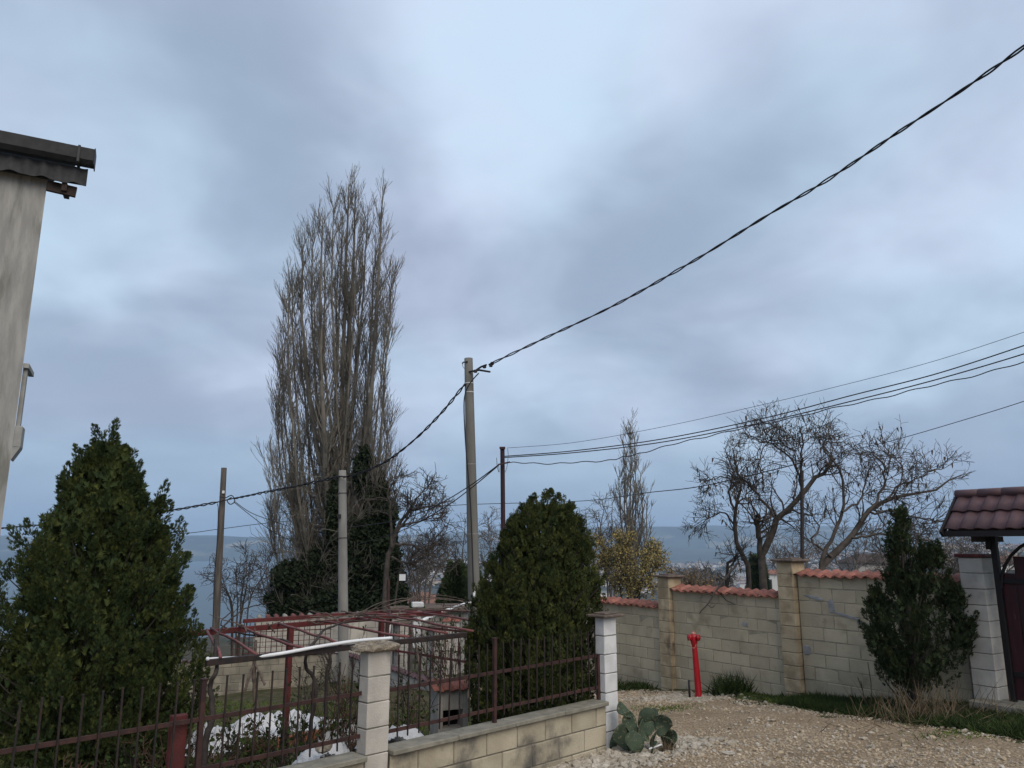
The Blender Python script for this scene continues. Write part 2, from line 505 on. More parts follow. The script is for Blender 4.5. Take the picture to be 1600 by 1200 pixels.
def H(X, Y):
    X = np.asarray(X, float); Y = np.asarray(Y, float)
    Xc, Yc = np.clip(X, -14, 16), np.clip(Y, -12, 24)
    road = .65 + .06 * Xc - .08 * Yc
    w = (X - A[0]) * NB[0] + (Y - A[1]) * NB[1]
    gd = .20 - .19 * np.clip(w, 0, 3) - .108 * np.clip(w - 3, 0, 14)
    side = (X - B[0]) * (.965) + (Y - B[1]) * (.263)              # >0: right of the garden's side
    ingard = sstep(w, .0, .12) * (1 - sstep(side, -.35, .15))
    z = road * (1 - ingard) + gd * ingard
    wl_ = (X - Q[0]) * (-WN[0]) + (Y - Q[1]) * (-WN[1])         # behind the boundary wall
    z = z - sstep(wl_, .2, 2.5) * .5
    fall = np.clip(Y - 24, 0, 1100)
    dist = np.hypot(X, Y)
    z = z - .118 * fall - np.clip(-X - 20, 0, 60) * .03
    z = np.where(Y > 24, np.maximum(z, -101 - sstep(-X / np.maximum(Y, 1), .08, .16) * 14), z)
    z = z + 88 * sstep(X / np.maximum(Y, 1), .24, .58) * sstep(Y, 420, 1900)
    und = 3.0 * np.sin(X * .011 + 1) * np.sin(Y * .009 + .3) * sstep(dist, 60, 600)
    loc = .012 * np.sin(X * 2.1 + Y * 1.3) + .01 * np.sin(X * 4.7 - Y * 3.1)
    return z + und * (1 - sstep(dist, 2500, 4000)) + loc * (1 - sstep(dist, 20, 40))


def cover(X, Y):
    w = (X - A[0]) * NB[0] + (Y - A[1]) * NB[1]
    side = (X - B[0]) * (.965) + (Y - B[1]) * (.263)
    ing = sstep(w, -.02, .06) * (1 - sstep(side, -.3, .1))
    q = (X - Q[0]) * WN[0] + (Y - Q[1]) * WN[1]               # distance in front of wall
    tt = (X - Q[0]) * WD[0] + (Y - Q[1]) * WD[1]
    verge = 1 - sstep(q + .15 * np.sin(tt * 3.1) + .1 * np.sin(tt * 7.3), .30 + .25 * np.clip(tt + 2.0, 0, 6), .50 + .27 * np.clip(tt + 2.0, 0, 6))
    c = np.maximum(ing, verge)
    return np.where(np.hypot(X, Y) > 60, 2.0, c)


def axis(fine_lo, fine_hi, step, lo, hi):
    a = list(np.arange(fine_lo, fine_hi, step)); s = step
    while a[-1] < hi: s *= 1.13; a.append(a[-1] + s)
    s = step; l = []
    v = a[0]
    while v > lo: s *= 1.13; v -= s; l.append(v)
    return np.array(l[::-1] + a)


gx = axis(-8, 9, .135, -9000, 9000); gy = axis(3.5, 20, .135, -150, 8800)
GX, GY = np.meshgrid(gx, gy, indexing='xy')
GZ = H(GX, GY)
nx, ny = len(gx), len(gy)
idx = np.arange(nx * ny).reshape(ny, nx)
mb = MB()
mb.add(np.stack((GX, GY, GZ), -1).reshape(-1, 3), np.stack((idx[:-1, :-1], idx[:-1, 1:], idx[1:, 1:], idx[1:, :-1]), -1).reshape(-1, 4))
me = mb.mesh('ground', np.zeros(3), True); me.materials.append(gm)
at_ = me.attributes.new('cover', 'FLOAT', 'POINT'); at_.data.foreach_set('value', cover(GX, GY).ravel().astype(np.float32))
ground = link(bpy.data.objects.new('ground', me)); tag(ground, kind='structure')

# sea
mb = MB(); mb.add([(-9000, 600, -106), (9000, 600, -106), (9000, 8700, -106), (-9000, 8700, -106)], [[0, 1, 2, 3]])
tag(mb.build('sea', M['sea']), kind='structure')


# far hills: ridges across the water, each a terrain strip
def ridge(name, y0, depth, prof, seed):
    r = np.random.default_rng(seed)
    xs = np.linspace(-1.05, 1.05, 260); ds = np.linspace(0, 1, 14)
    hh = prof(xs)
    nz = np.zeros_like(xs)
    for k in range(1, 9): nz += np.sin(xs * (6 * k * 1.37) + r.uniform(0, 6.28)) * 9.0 / k ** .8
    V = []
    for d in ds:
        Y = y0 + depth * d
        sh = math.sin(min(d / .75, 1) * math.pi / 2) if d <= .75 else 1 - (d - .75) * 1.2
        zz_ = -110 + (hh + nz + 110) * sh
        wob = sum(np.sin(xs * (17 * k) + d * 9 + r.uniform(0, 6)) * 5 / k for k in range(1, 6)) * (1 - d) * d * 4
        V.append(np.stack((xs * Y, np.full_like(xs, Y) + 120 * np.sin(xs * 13 + d * 2) * (1 - d), zz_ + wob), -1))
    V = np.array(V); i = np.arange(V.shape[0] * V.shape[1]).reshape(V.shape[:2])
    m = MB(); m.add(V.reshape(-1, 3), np.stack((i[:-1, :-1], i[:-1, 1:], i[1:, 1:], i[1:, :-1]), -1).reshape(-1, 4))
    return tag(m.build(name, M['hill'], smooth=True), kind='structure')


ridge('hills', 4900, 1500, lambda x: 62 + 14 * np.sin(x * 3 + 1) - 105 * sstep(x, .02, .16), 3)
ridge('hills', 6300, 1500, lambda x: 30 + 95 * sstep(x, -.1, .14) + 20 * np.sin(x * 7), 5)
ridge('hills', 5300, 800, lambda x: -110 + 62 * sstep(x, .04, .16) + 10 * np.sin(x * 23), 17)
ridge('hills', 7200, 1400, lambda x: 60 + 118 * sstep(x, -.16, .02) * (1 - .25 * sstep(x, .3, .8)), 9)

# haze: one closed box of thin air
hm = bpy.data.materials.new('haze_air'); hm.use_nodes = True
hm.node_tree.nodes.clear()
ho = hm.node_tree.nodes.new('ShaderNodeOutputMaterial'); hv = hm.node_tree.nodes.new('ShaderNodeVolumePrincipled')
hv.inputs['Color'].default_value = (.54, .75, 1.0, 1); hv.inputs['Density'].default_value = 1.25e-4; hv.inputs['Anisotropy'].default_value = 0.0
hm.node_tree.links.new(hv.outputs[0], ho.inputs['Volume'])
mb = MB(); mb.box((0, 4600, 75), (21000, 9700, 400))
haze = mb.build('haze', hm); tag(haze, kind='stuff')


# ------------------------------------------------------------ block walls
def block_mesh(name, sx, sy, sz, m, seed):
    r = np.random.default_rng(seed)
    b = MB(); V, Fq, Ft = chamfer(np.array((sx, sy, sz)) / 2, .006)
    V = V + r.uniform(-.0025, .0025, V.shape)
    b.add(V, Fq, Ft); me = b.mesh(name, np.zeros(3)); me.materials.append(m); return me


BM = {}


def put_block(parent, p, rz, size, m, name='block', variants=3):
    key = (tuple(round(q, 3) for q in size), m, random.randrange(variants))
    if key not in BM: BM[key] = block_mesh(name, *key[0], M[m], hash(key[0]) % 1000 + key[2])
    o = bpy.data.objects.new(name, BM[key])
    o.location = [float(q) for q in p]
    o.rotation_euler = (random.uniform(-.004, .004), random.uniform(-.004, .004), rz + random.uniform(-.006, .006))
    return link(o, parent)


def block_wall(parent, p0, p1, z0, z1, thick, m, mm, bl=.40, bh=.20, joint=.012, proud=.008, phase=0.0, core_extra=0.0, double=True):
    """running-bond blocks on both faces of a recessed mortar core from p0 to p1"""
    p0 = np.asarray(p0, float); p1 = np.asarray(p1, float)
    d = p1 - p0; Ln = np.linalg.norm(d); d /= Ln; rz = math.atan2(d[1], d[0])
    c = (p0 + p1) / 2
    core = MB(); core.box((*c, (z0 + z1) / 2 - .004), (Ln - .004, thick - 2 * proud, z1 - z0 - .012), rz)
    core.build('mortar', M[mm], parent)
    nrow = int(round((z1 - z0) / bh)); top = z1
    for k in range(nrow):
        zc = top - bh * (k + .5)
        x = -(bl / 2 if (k % 2) else 0) - phase
        while x < Ln - .03:
            a, b_ = max(x, 0), min(x + bl, Ln)
            if b_ - a > .05:
                pc = p0 + d * (a + b_) / 2
                off = random.uniform(-.002, .003)
                nn = np.array((d[1], -d[0]))
                pc = pc + nn * off
                put_block(parent, (*pc, zc), rz, (b_ - a - joint, thick, bh - joint), m)
            x += bl
    return rz


# --- garden fence along the road
def fpt(s, off=0.0, z=0.0):
    p = A + U * s - NB * off
    return np.array((p[0], p[1], z))


FR = math.atan2(U[1], U[0])
fence = thing('garden_fence', (A[0], A[1], 0.03), 'brown iron picket fence on a low limestone block wall between two block pillars', 'fence')


def pillar(name, parent, p, w, dpt, z0, z1, m, rz, capm, capsize, label=None, bh=.20, capth=.045, rough=False):
    pr = MB(); pr.box((p[0], p[1], (z0 + z1) / 2), (w - .016, dpt - .016, z1 - z0 - .01), rz)
    po = pr.build(name, M['mortar'], parent)
    if label: po['label'] = label
    z = z1
    while z > z0 - .05:
        put_block(po, (p[0], p[1], z - bh / 2), rz, (w, dpt, bh - .008), m); z -= bh
    cp = MB()
    if rough:
        n = 22; t = np.linspace(0, 2 * math.pi, n, endpoint=False)
        rr = 1 / np.maximum(np.abs(np.cos(t)) / (capsize[0] / 2), np.abs(np.sin(t)) / (capsize[1] / 2))
        rr = np.minimum(rr, np.hypot(*capsize) / 2 * .86)
        Vs = []
        for h_, s_ in ((0, .80), (.012, .97), (.035, 1.0), (.055, .85), (.066, .45), (.068, .0)):
            rj = rr * s_ * (1 + rng.normal(0, .05, n)); hj = h_ + rng.normal(0, .005, n)
            Vs.append(np.stack((rj * np.cos(t), rj * np.sin(t), hj), -1))
        Vs = np.array(Vs); a, b_ = math.cos(rz), math.sin(rz)
        X = Vs[..., 0] * a - Vs[..., 1] * b_ + p[0]; Y = Vs[..., 0] * b_ + Vs[..., 1] * a + p[1]; Z = Vs[..., 2] + z1
        i = np.arange(6 * n).reshape(6, n)
        q = np.stack((i[:-1], np.roll(i[:-1], -1, 1), np.roll(i[1:], -1, 1), i[1:]), -1).reshape(-1, 4)
        cp.add(np.stack((X, Y, Z), -1).reshape(-1, 3), q, i[0:1, ::-1])
    else:
        cp.box((p[0], p[1], z1 + capth / 2), (*capsize, capth), rz, .008)
        cp.box((p[0], p[1], z1 + capth + .010), (capsize[0] * .6, capsize[1] * .6, .02), rz, .008)
    cp.build('cap', M[capm], po)
    return po


pillar('block_pillar', fence, A - NB * .0, .225, .13, -.1, 1.325, 'block_pale', FR, 'cap_rough', (.42, .26), 'cream block pillar with a crumbling cap', rough=True)
pillar('block_pillar', fence, B, .215, .13, -.15, 1.40, 'whitewash', FR, 'cap_stone', (.36, .28), 'whitewashed block pillar at the road corner', bh=.198, capth=.03)
LOWT = .20
block_wall(fence, fpt(.13)[:2] + NB * .01, fpt(3.0)[:2] + NB * .01, -.12, .495, .155, 'block_low', 'mortar', bl=.40, bh=.205, phase=.1)
block_wall(fence, fpt(-3.7)[:2] + NB * .01, fpt(-.12)[:2] + NB * .01, -.12, .495, .155, 'block_low', 'mortar', bl=.40, bh=.205)
for s0, s1, lab in ((.125, 2.99, None), (-3.7, -.125, None)):
    n = int(round((s1 - s0) / .72)); 
    for k in range(n):
        a_, b_ = s0 + (s1 - s0) * k / n, s0 + (s1 - s0) * (k + 1) / n
        c_ = MB(); p = fpt((a_ + b_) / 2, .01, .517 + random.uniform(-.002, .002))
        c_.box(p, (b_ - a_ - .003, .225, .042), FR, .007); c_.build('coping', M['coping'], fence)
for s0, s1 in ((.115, 3.0), (-3.7, -.115)):
    for z, hh in ((.985, .032), (.655, .032)):
        b_ = MB(); b_.bar(fpt(s0, -.02, z), fpt(s1, -.02, z + .01), .012, hh, .002); b_.build('rail', M['iron_brown'], fence)
for s in (.135, 1.41, 2.985, -1.455):
    b_ = MB(); zt = 1.30 if s > 0 else 1.255
    if s == .135: zt = 1.30
    if s == 2.985: zt = 1.0
    b_.box(fpt(s, -.022, (.53 + zt) / 2), (.036, .036, zt - .53), FR, .003)
    b_.box(fpt(s, -.022, zt + .004), (.046, .046, .010), FR, .002)
    b_.build('post', M['iron_brown'] if s != .135 else M['iron_red'], fence)


def picket_mesh():
    b_ = MB(); b_.box((0, 0, 0), (.0125, .0125, .66), 0, .002)
    b_.box((0, 0, .335), (.015, .015, .012), 0, .002)
    me = b_.mesh('picket', np.zeros(3)); me.materials.append(M['iron_dark']); return me


pk = picket_mesh()
ss = [s for s in np.arange(.25, 1.36, .117)] + [s for s in np.arange(1.52, 2.93, .117)] + [s for s in np.arange(-.22, -3.5, -.119) if abs(s + 1.455) > .05]
for s in ss:
    o = bpy.data.objects.new('picket', pk)
    o.location = fpt(s + random.uniform(-.004, .004), -.008, .925 + random.uniform(-.006, .006))
    o.rotation_euler = (random.uniform(-.014, .014), random.uniform(-.014, .014), FR); link(o, fence)

# red sheet post behind the left post of the fence
b_ = MB(); b_.box(fpt(-1.58, -.10, .60), (.11, .06, .86), FR, .006)
t = b_.build('gate_post', M['iron_red'], None, base=True); tag(t, 'thick bright red steel post standing just behind the left iron fence post', 'post')

# --- boundary wall with terracotta tiles
def wpt(t, off=0.0, z=0.0):
    p = Q + WD * t + WN * off
    return np.array((p[0], p[1], z))


WR = math.atan2(WD[1], WD[0])
bw = thing('boundary_wall', wpt(-1.3, 0, -.3), 'long yellowed block wall stepped in bays with terracotta tiles on top', 'wall')
bays = [(.16, 2.62, 1.73, -.25), (-2.52, -.16, 1.385, -.45), (-5.4, -2.80, 1.055, -.75), (-8.2, -5.68, .72, -1.0)]
for k, (t0, t1, zt, zb) in enumerate(bays):
    n = round((zt - zb) / .192)
    block_wall(bw, wpt(t0)[:2] - WN * .10, wpt(t1)[:2] - WN * .10, zt - n * .192, zt, .20, 'block_wall', 'mortar_wall', bl=.385, bh=.192, joint=.009, proud=.0035, phase=.07 * k)
for t0, zt, zb in ((0, 1.93, -.3), (-2.66, 1.60, -.5), (-5.54, 1.25, -.8)):
    pillar('pilaster', bw, wpt(t0, -.07)[:2], .285, .33, zb, zt, 'pilaster', WR, 'cap_stone', (.42, .46), bh=.195, capth=.035)
    gb_ = MB(); gb_.box(wpt(t0 - .02, -.08, zt + .06), (.01, .01, .01))


# terracotta tiles laid across the top
def tile_mesh(name, L_, W_, m, amp=.030, th=.012, seg=7):
    V = []; 
    for lay in (0, 1):
        for j in range(2):
            for i in range(seg + 1):
                u = i / seg; x = (u - .5) * W_
                z = amp * math.sin(u * 2 * math.pi) * (1 if True else 0) - lay * th
                taper = 1.0
                V.append((x * taper, (j - .5) * L_, z))
    V = np.array(V); n = seg + 1
    Fq = []
    for i in range(seg):
        Fq.append((i, i + 1, n + i + 1, n + i))
        Fq.append((2 * n + i, 3 * n + i, 3 * n + i + 1, 2 * n + i + 1))
        Fq.append((i, 2 * n + i, 2 * n + i + 1, i + 1)); Fq.append((n + i, n + i + 1, 3 * n + i + 1, 3 * n + i))
    Fq += [(0, n, 3 * n, 2 * n), (seg, 2 * n + seg, 3 * n + seg, n + seg)]
    b_ = MB(); b_.add(V, Fq); me = b_.mesh(name, np.zeros(3), True); me.materials.append(m); return me


tm = tile_mesh('roof_tile', .34, .205, M['roof_red'], .022, .010)
for t0, t1, zt, zb in bays:
    x = t0 + .08
    while x < t1 - .04:
        o = bpy.data.objects.new('roof_tile', tm)
        o.location = wpt(x, -.09 + random.uniform(-.012, .015), zt + .035 + random.uniform(-.006, .006))
        o.rotation_euler = (R(13) + random.uniform(-.03, .03), random.uniform(-.05, .05), WR + random.uniform(-.05, .05)); 
        link(o, bw)
        x += .165
# trowelled cement repairs on the third bay and by the pilasters
for t, z, w_, h_ in ((.45, 1.40, .34, .05), (.72, 1.29, .10, .22), (.95, 1.17, .40, .045), (1.2, 1.08, .2, .06), (.25, .62, .12, .16), (-.9, .9, .12, .07)):
    n = 14; tt_ = np.linspace(0, 2 * math.pi, n, endpoint=False); rr = 1 + rng.normal(0, .16, n)
    ring = np.stack([wpt(t + w_ / 2 * math.cos(a) * r_, .004, z + h_ / 2 * math.sin(a) * r_ - .10 * (w_ * math.cos(a) * r_)) for a, r_ in zip(tt_, rr)])
    ring2 = np.stack([wpt(t + w_ / 2 * .9 * math.cos(a) * r_, .010, z + h_ / 2 * .8 * math.sin(a) * r_ - .10 * (w_ * math.cos(a) * r_)) for a, r_ in zip(tt_, rr)])
    b_ = MB(); i = np.arange(n); b_.add(np.concatenate((ring, ring2)), np.stack((i, np.roll(i, -1), np.roll(i, -1) + n, i + n), -1), (i + n)[None])
    b_.build('cement_patch', M['patch'], bw)

# --- gate at the right
gp = thing('gate_pillar', wpt(2.82, 0, .15), 'white block gate pillar with a red cap beside the dark gate', 'pillar')
pz = MB(); pz.box(wpt(2.82, -.05, 1.06), (.27, .27, 1.98), WR); pz.build('mortar', M['mortar'], gp)
z = 2.03
while z > .0:
    put_block(gp, wpt(2.82, -.05, z - .0975), WR, (.29, .29, .188), 'block_pale'); z -= .195
b_ = MB(); b_.box(wpt(2.82, -.05, 2.055), (.36, .36, .045), WR, .008); b_.build('cap', M['iron_red'], gp)

gt = thing('garden_gate', wpt(3.6, 0, .2), 'dark maroon arched board gate under the small tiled roof', 'gate')
for t in (3.10, 4.55):
    b_ = MB(); b_.box(wpt(t, .02, 1.25), (.07, .07, 2.1), WR, .004); b_.build('gate_frame', M['black_metal'], gt)
for k in range(9):
    t = 3.21 + k * .155; u = (k - 4) / 4.35
    zt = 1.66 + .62 * math.sqrt(max(0, 1 - u * u)) - .06
    b_ = MB(); b_.box(wpt(t, -.01, (.35 + zt) / 2), (.149, .035, zt - .35), WR, .006); b_.build('board', M['gate_wood'], gt)
for z in (.65, 1.75):
    b_ = MB(); b_.bar(wpt(3.14, .02, z), wpt(4.5, .02, z), .02, .06, .003); b_.build('hinge_bar', M['black_metal'], gt)
# arch top band
arc = [wpt(3.83 + .70 * math.cos(a), .03, 1.66 + .64 * math.sin(a)) for a in np.linspace(0, math.pi, 15)]
b_ = MB(); b_.tube(arc, .02, 6); b_.build('arch_band', M['black_metal'], gt)
b_ = MB(); b_.box(wpt(3.7, .15, .27), (1.9, .5, .12), WR, .01); b_.build('threshold', M['coping'], gt)

gr = thing('gate_canopy', wpt(3.6, 0, 2.25), 'small gable roof of brown concrete tiles over the gate', 'roof')
RID, EAV, HD = 2.79, 2.36, .44
gtile = tile_mesh('roof_tile', .34, .185, M['roof_brown'], .011, .018, 8)
pitch_ = math.atan2(RID - EAV, HD)
T0 = 2.72
for side_ in (1, -1):
    for row in range(2):
        f = (row + .5) / 2
        for k in range(14):
            t = T0 + .10 + k * .178
            o = bpy.data.objects.new('roof_tile', gtile)
            z = RID + (EAV - RID) * f + .03 + (0.014 if row == 0 else 0) + .006
            o.location = wpt(t, side_ * HD * f * 1.02, z)
            if side_ == 1: o.rotation_euler = (pitch_ - .06, 0, WR)
            else: o.rotation_euler = (pitch_ - .06, 0, WR + math.pi)
            link(o, gr)
for k in range(9):
    a_ = wpt(T0 - .02 + k * .29, 0, RID + .05); b2 = wpt(T0 + .29 + k * .29, 0, RID + .055)
    b_ = MB(); b_.tube([a_, b2], [.062, .054], 8); b_.build('ridge_tile', M['roof_brown'], gr, smooth=True)
b_ = MB()
for side_ in (1, -1):
    for t in (T0 - .02,):
        b_.bar(wpt(t, side_ * .0, RID - .01), wpt(t, side_ * (HD + .05), EAV - .04), .03, .09)
b_.build('bargeboard', M['black_metal'], gr)
b_ = MB(); b_.bar(wpt(T0, HD - .0, EAV - .035), wpt(T0 + 2.5, HD - .0, EAV - .035), .03, .07); b_.build('eaves_board', M['black_metal'], gr)
b_ = MB()
for side_ in (1, -1):
    b_.bar(wpt(T0 + 1.25, side_ * .02, RID - .03), wpt(T0 + 1.25, side_ * HD, EAV - .03), 2.45, .02, up=(0, 0, 1))
b_.build('roof_deck', M['timber'], gr)
b_ = MB()
for t in (T0 + .30, T0 + 2.0):
    b_.bar(wpt(t, -.36, EAV - .10), wpt(t, .36, EAV - .10), .06, .07)
b_.build('roof_beam', M['timber'], gr)
b_ = MB(); b_.box(wpt(3.05, .05, 2.23), (.06, .06, .20), WR, .003); b_.build('support', M['black_metal'], gr)

# --- house corner at the left
C = np.array((-5.86, 8.98)); HDR = np.array((-.898, -.44)); HN = np.array((.44, -.898))
house = thing('house', (*(C + HDR * 3 - HN * 2), .2), 'two-storey grey rendered house with dark corrugated eaves at the left edge', 'house')
BK = -HDR
hr = math.atan2(HDR[1], HDR[0])
b_ = MB()
SK = np.array((-.68, .733))          # the end wall runs back at a blunt angle to the street face
pg4 = [C, C + HDR * 7, C + HDR * 7 + SK * 6, C + SK * 6]
V = np.array([(*p, z_) for z_ in (-.4, 6.8) for p in pg4]); b_.add(V, [[0, 3, 2, 1], [4, 5, 6, 7], [0, 1, 5, 4], [1, 2, 6, 5], [2, 3, 7, 6], [3, 0, 4, 7]])
b_.build('wall', M['plaster'], house)
# eaves: roof slab, corrugated sheet, gutter, soffit timbers


def hp(a, n_, z):      # a: along towards camera from corner, n_: out of the face
    p = C + HDR * a + HN * n_
    return np.array((p[0], p[1], z))


# corrugated sheet hanging as a fascia, its lower edge wavy
xs = np.linspace(-.44, 6.5, 400); V = []
for z_, n_ in ((6.87, .16), (6.655, .16), (6.655, .145), (6.87, .145)):
    V.append([hp(a, n_ + .014 * math.sin(a * 2 * math.pi / .17), z_ + (.014 * math.sin(a * 2 * math.pi / .34 + 1) + .008 * math.sin(a * 5) if z_ < 6.7 else 0)) for a in xs])
V = np.array(V); i = np.arange(V.shape[0] * V.shape[1]).reshape(V.shape[:2])
b_ = MB(); ii = np.concatenate((i, i[:1]))
b_.add(V.reshape(-1, 3), np.stack((ii[:-1, :-1], ii[:-1, 1:], ii[1:, 1:], ii[1:, :-1]), -1).reshape(-1, 4), [i[:, 0][::-1]], [i[:, -1]])
b_.build('corrugated_sheet', M['eaves'], house, smooth=False)
b_ = MB(); b_.bar(hp(-.38, .06, 6.77), hp(6.5, .06, 6.77), .03, .17); b_.build('fascia', M['gutter'], house)
gth = [(-.10, .10), (-.10, -.045), (-.05, -.095), (.05, -.10), (.10, -.05), (.115, .10), (.105, .10), (.092, -.045), (.045, -.088), (-.045, -.085), (-.09, -.04), (-.09, .10)]
V = np.array([[hp(a, .21 + x, 6.985 + y + .006 * math.sin(a * 1.8)) for x, y in gth] for a in np.linspace(-.50, 6.5, 24)])
i = np.arange(V.shape[0] * V.shape[1]).reshape(V.shape[:2]); b_ = MB()
b_.add(V.reshape(-1, 3), np.stack((i[:-1], np.roll(i[:-1], -1, 1), np.roll(i[1:], -1, 1), i[1:]), -1).reshape(-1, 4), [i[0]], [i[-1]])
g_ = b_.build('gutter', M['gutter'], house, smooth=False)
b_ = MB(); b_.box(hp(-.505, .215, 6.985), (.012, .23, .215), hr, .003); b_.build('gutter_end', M['gutter'], g_)
b_ = MB(); b_.box(hp(-.33, .215, 6.985), (.03, .24, .222), hr, .003); b_.build('gutter_bracket', M['eaves'], g_)
b_ = MB(); V = np.array([hp(-.45, .24, 7.07), hp(6.5, .24, 7.07), hp(6.5, .24, 7.7) + (*(SK * 3.4), 0), hp(-.45, .24, 7.7) + (*(SK * 3.4), 0)]); V = np.concatenate((V, V - (0, 0, .04)))
b_.add(V, [[0, 1, 2, 3], [7, 6, 5, 4], [0, 4, 5, 1], [2, 6, 7, 3], [1, 5, 6, 2], [0, 3, 7, 4]]); b_.build('roof', M['gutter'], house)
for a in (-.20, .9, 2.0, 3.1, 4.2):
    b_ = MB(); b_.bar(hp(a, -.3, 6.66), hp(a, .12, 6.60), .06, .10); b_.build('rafter', M['timber'], house)
b_ = MB(); b_.bar(hp(-.01, .05, 6.60), hp(-.33, .05, 6.575), .05, .13); b_.build('purlin', M['timber'], house)
# window surround on the corner
ws = MB(); ws.box(hp(-.03, -.3, 4.30), (.06, .56, .06), hr, .004); ws.box(hp(-.02, -.12, 3.92), (.045, .10, .72), hr, .003)
wso = ws.build('window_surround', M['plaster_trim'], house)
b_ = MB(); b_.box(hp(-.04, -.12, 3.44), (.08, .24, .25), hr, .006); b_.add([hp(-.08, 0, 3.315), hp(0, 0, 3.315), hp(0, 0, 3.16), hp(-.08, -.24, 3.315), hp(0, -.24, 3.315), hp(0, -.24, 3.16)], [[0, 2, 1], [3, 4, 5]], [[0, 1, 4, 3], [1, 2, 5, 4], [0, 3, 5, 2]])
b_.build('window_sill', M['plaster_trim'], house)
for a, z, r_ in ((.26, 4.02, .016), (.30, 3.72, .024), (.37, 3.58, .014), (.27, 3.44, .012), (.58, 3.42, .012)):
    b_ = MB(); q = hp(a, .002, z); b_.tube([q, q + np.array((*HN, 0)) * .002], r_, 9); b_.build('drilled_hole', M['hole'], house)

# ------------------------------------------------------------ garden: back walls, pergola
Kc = np.array((-4.80, 22.6))
gw = thing('garden_wall', (*Kc, -1.7), 'pale block wall across the back of the garden', 'wall')
pL = np.array((-9.6, 20.4)); pR = np.array((-1.1, 16.9))
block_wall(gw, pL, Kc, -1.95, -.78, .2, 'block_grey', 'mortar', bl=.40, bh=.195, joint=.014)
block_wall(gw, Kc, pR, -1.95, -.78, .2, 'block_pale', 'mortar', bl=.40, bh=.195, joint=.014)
smt = tile_mesh('coping_tile', .3, .2, M['roof_brown'], .02)
for a_, b2 in ((pL, Kc), (Kc, pR)):
    d = b2 - a_; L_ = np.linalg.norm(d); d /= L_
    for k in range(int(L_ / .2)):
        p = a_ + d * (.1 + k * .2); o = bpy.data.objects.new('coping_tile', smt); o.location = (*p, -.745); o.rotation_euler = (random.uniform(-.04, .04), 0, math.atan2(d[1], d[0])); link(o, gw)
for p, zt, w_ in ((Kc + (-.02, .05), .22, .42), (Kc + (1.45, 1.2), .30, .42), (np.array((-9.3, 20.5)), -.1, .3)):
    pillar('block_pillar', gw, p, w_, w_, -1.8, zt, 'block_pale', .2, 'cap_stone', (w_ + .16, w_ + .16), capth=.07)

# grid fence on the back wall
gf = thing('grid_fence', (-6.5, 21.5, -.75), 'dark red iron grid fence on top of the back garden wall', 'fence')
d = (Kc - pL); d /= np.linalg.norm(d)
g0 = np.array(Kc - d * 2.9); Lg = 2.6
for zz_ in np.arange(-.66, .16, .135):
    b_ = MB(); b_.bar((*g0, zz_), (*(g0 + d * Lg), zz_), .014); b_.build('rail', M['iron_red'], gf)
for k in range(19):
    p = g0 + d * Lg * k / 18; b_ = MB(); b_.bar((*p, -.72), (*p, .12), .016); b_.build('bar', M['iron_dark'], gf)
# whitewashed wall with scalloped tiles behind the grid
nw = thing('neighbour_wall', (-6.2, 23.4, -1.9), 'pale whitewashed wall with scalloped tile edge behind the grid fence', 'wall')
nA, nB = np.array((-7.45, 23.2)), np.array((-3.9, 24.6))
block_wall(nw, nA, nB, -1.85, .10, .2, 'block_pale', 'mortar', bl=.5, bh=.39)
d2 = (nB - nA); L_ = np.linalg.norm(d2); d2 /= L_
for k in range(int(L_ / .24)):
    p = nA + d2 * (.12 + k * .24); b_ = MB(); q = np.array((*p, .13)); nn = np.array((d2[1], -d2[0], 0))
    b_.tube([q + nn * .2, q - nn * .2], .062, 8); b_.build('ridge_tile', M['iron_pink'] if k % 3 else M['slab'], nw, smooth=True)

# bar fence with posts, right of the back corner
bf = thing('bar_fence', (-2.0, 19.5, -1.2), 'dark red iron bar fence behind the pergola beside the concrete pole', 'fence')
e0, e1 = np.array((-3.3, 21.5)), np.array((-.6, 18.4)); d3 = e1 - e0; L3 = np.linalg.norm(d3); d3 /= L3
for zz_ in (-.55, .12):
    b_ = MB(); b_.bar((*e0, zz_), (*e1, zz_ + .06), .05, .05); b_.build('rail', M['iron_red'], bf)
for k in range(17):
    p = e0 + d3 * L3 * k / 16; b_ = MB(); b_.bar((*p, -.9), (*p, .12), .025); b_.build('bar', M['iron_dark'] if k % 2 else M['iron_red'], bf)
for k, s in enumerate((.25, 1.9, 3.6)):
    p = e0 + d3 * s + np.array((.15, .15)); 
    pillar('block_pillar', bf, p, .3, .3, -1.9, .12, 'block_pale', math.atan2(d3[1], d3[0]), 'cap_stone', (.42, .42), capth=.05)

# pergola of red pipes
PZ = 1.25
pg = thing('pergola', (*(A + NB * 2 + U), .0), 'low flat garden pergola of faded red steel beams and pipes', 'pergola')


def ppt(s, w, z=PZ): p = A + U * s + NB * w; return np.array((p[0], p[1], z))


b_ = MB(); b_.bar(ppt(-1.9, 2.93), ppt(3.3, 3.1), .045, .06, .004); b_.build('beam', M['iron_red'], pg)
b_ = MB(); b_.bar(ppt(1.1, 4.6, 1.18), ppt(3.9, 4.4, 1.18), .045, .05, .004); b_.build('beam', M['iron_red'], pg)
for s, w_ in ((.86, 2.93), (2.20, 2.98), (-2.3, 2.93)):
    b_ = MB(); b_.box(ppt(s, w_, .35), (.062, .062, 1.80), FR, .004); b_.build('post', M['iron_red'], pg)


def on_line(x, w, z=PZ):
    s = 0.0
    for _ in range(30):
        p = ppt(s, w, z); dc = p[1] * CT + (z - EYE) * ST; e = p[0] / dc - (x - 800) / F; s -= e * dc / (U[0] - U[1] * CT * (x - 800) / F) * .9
    return p


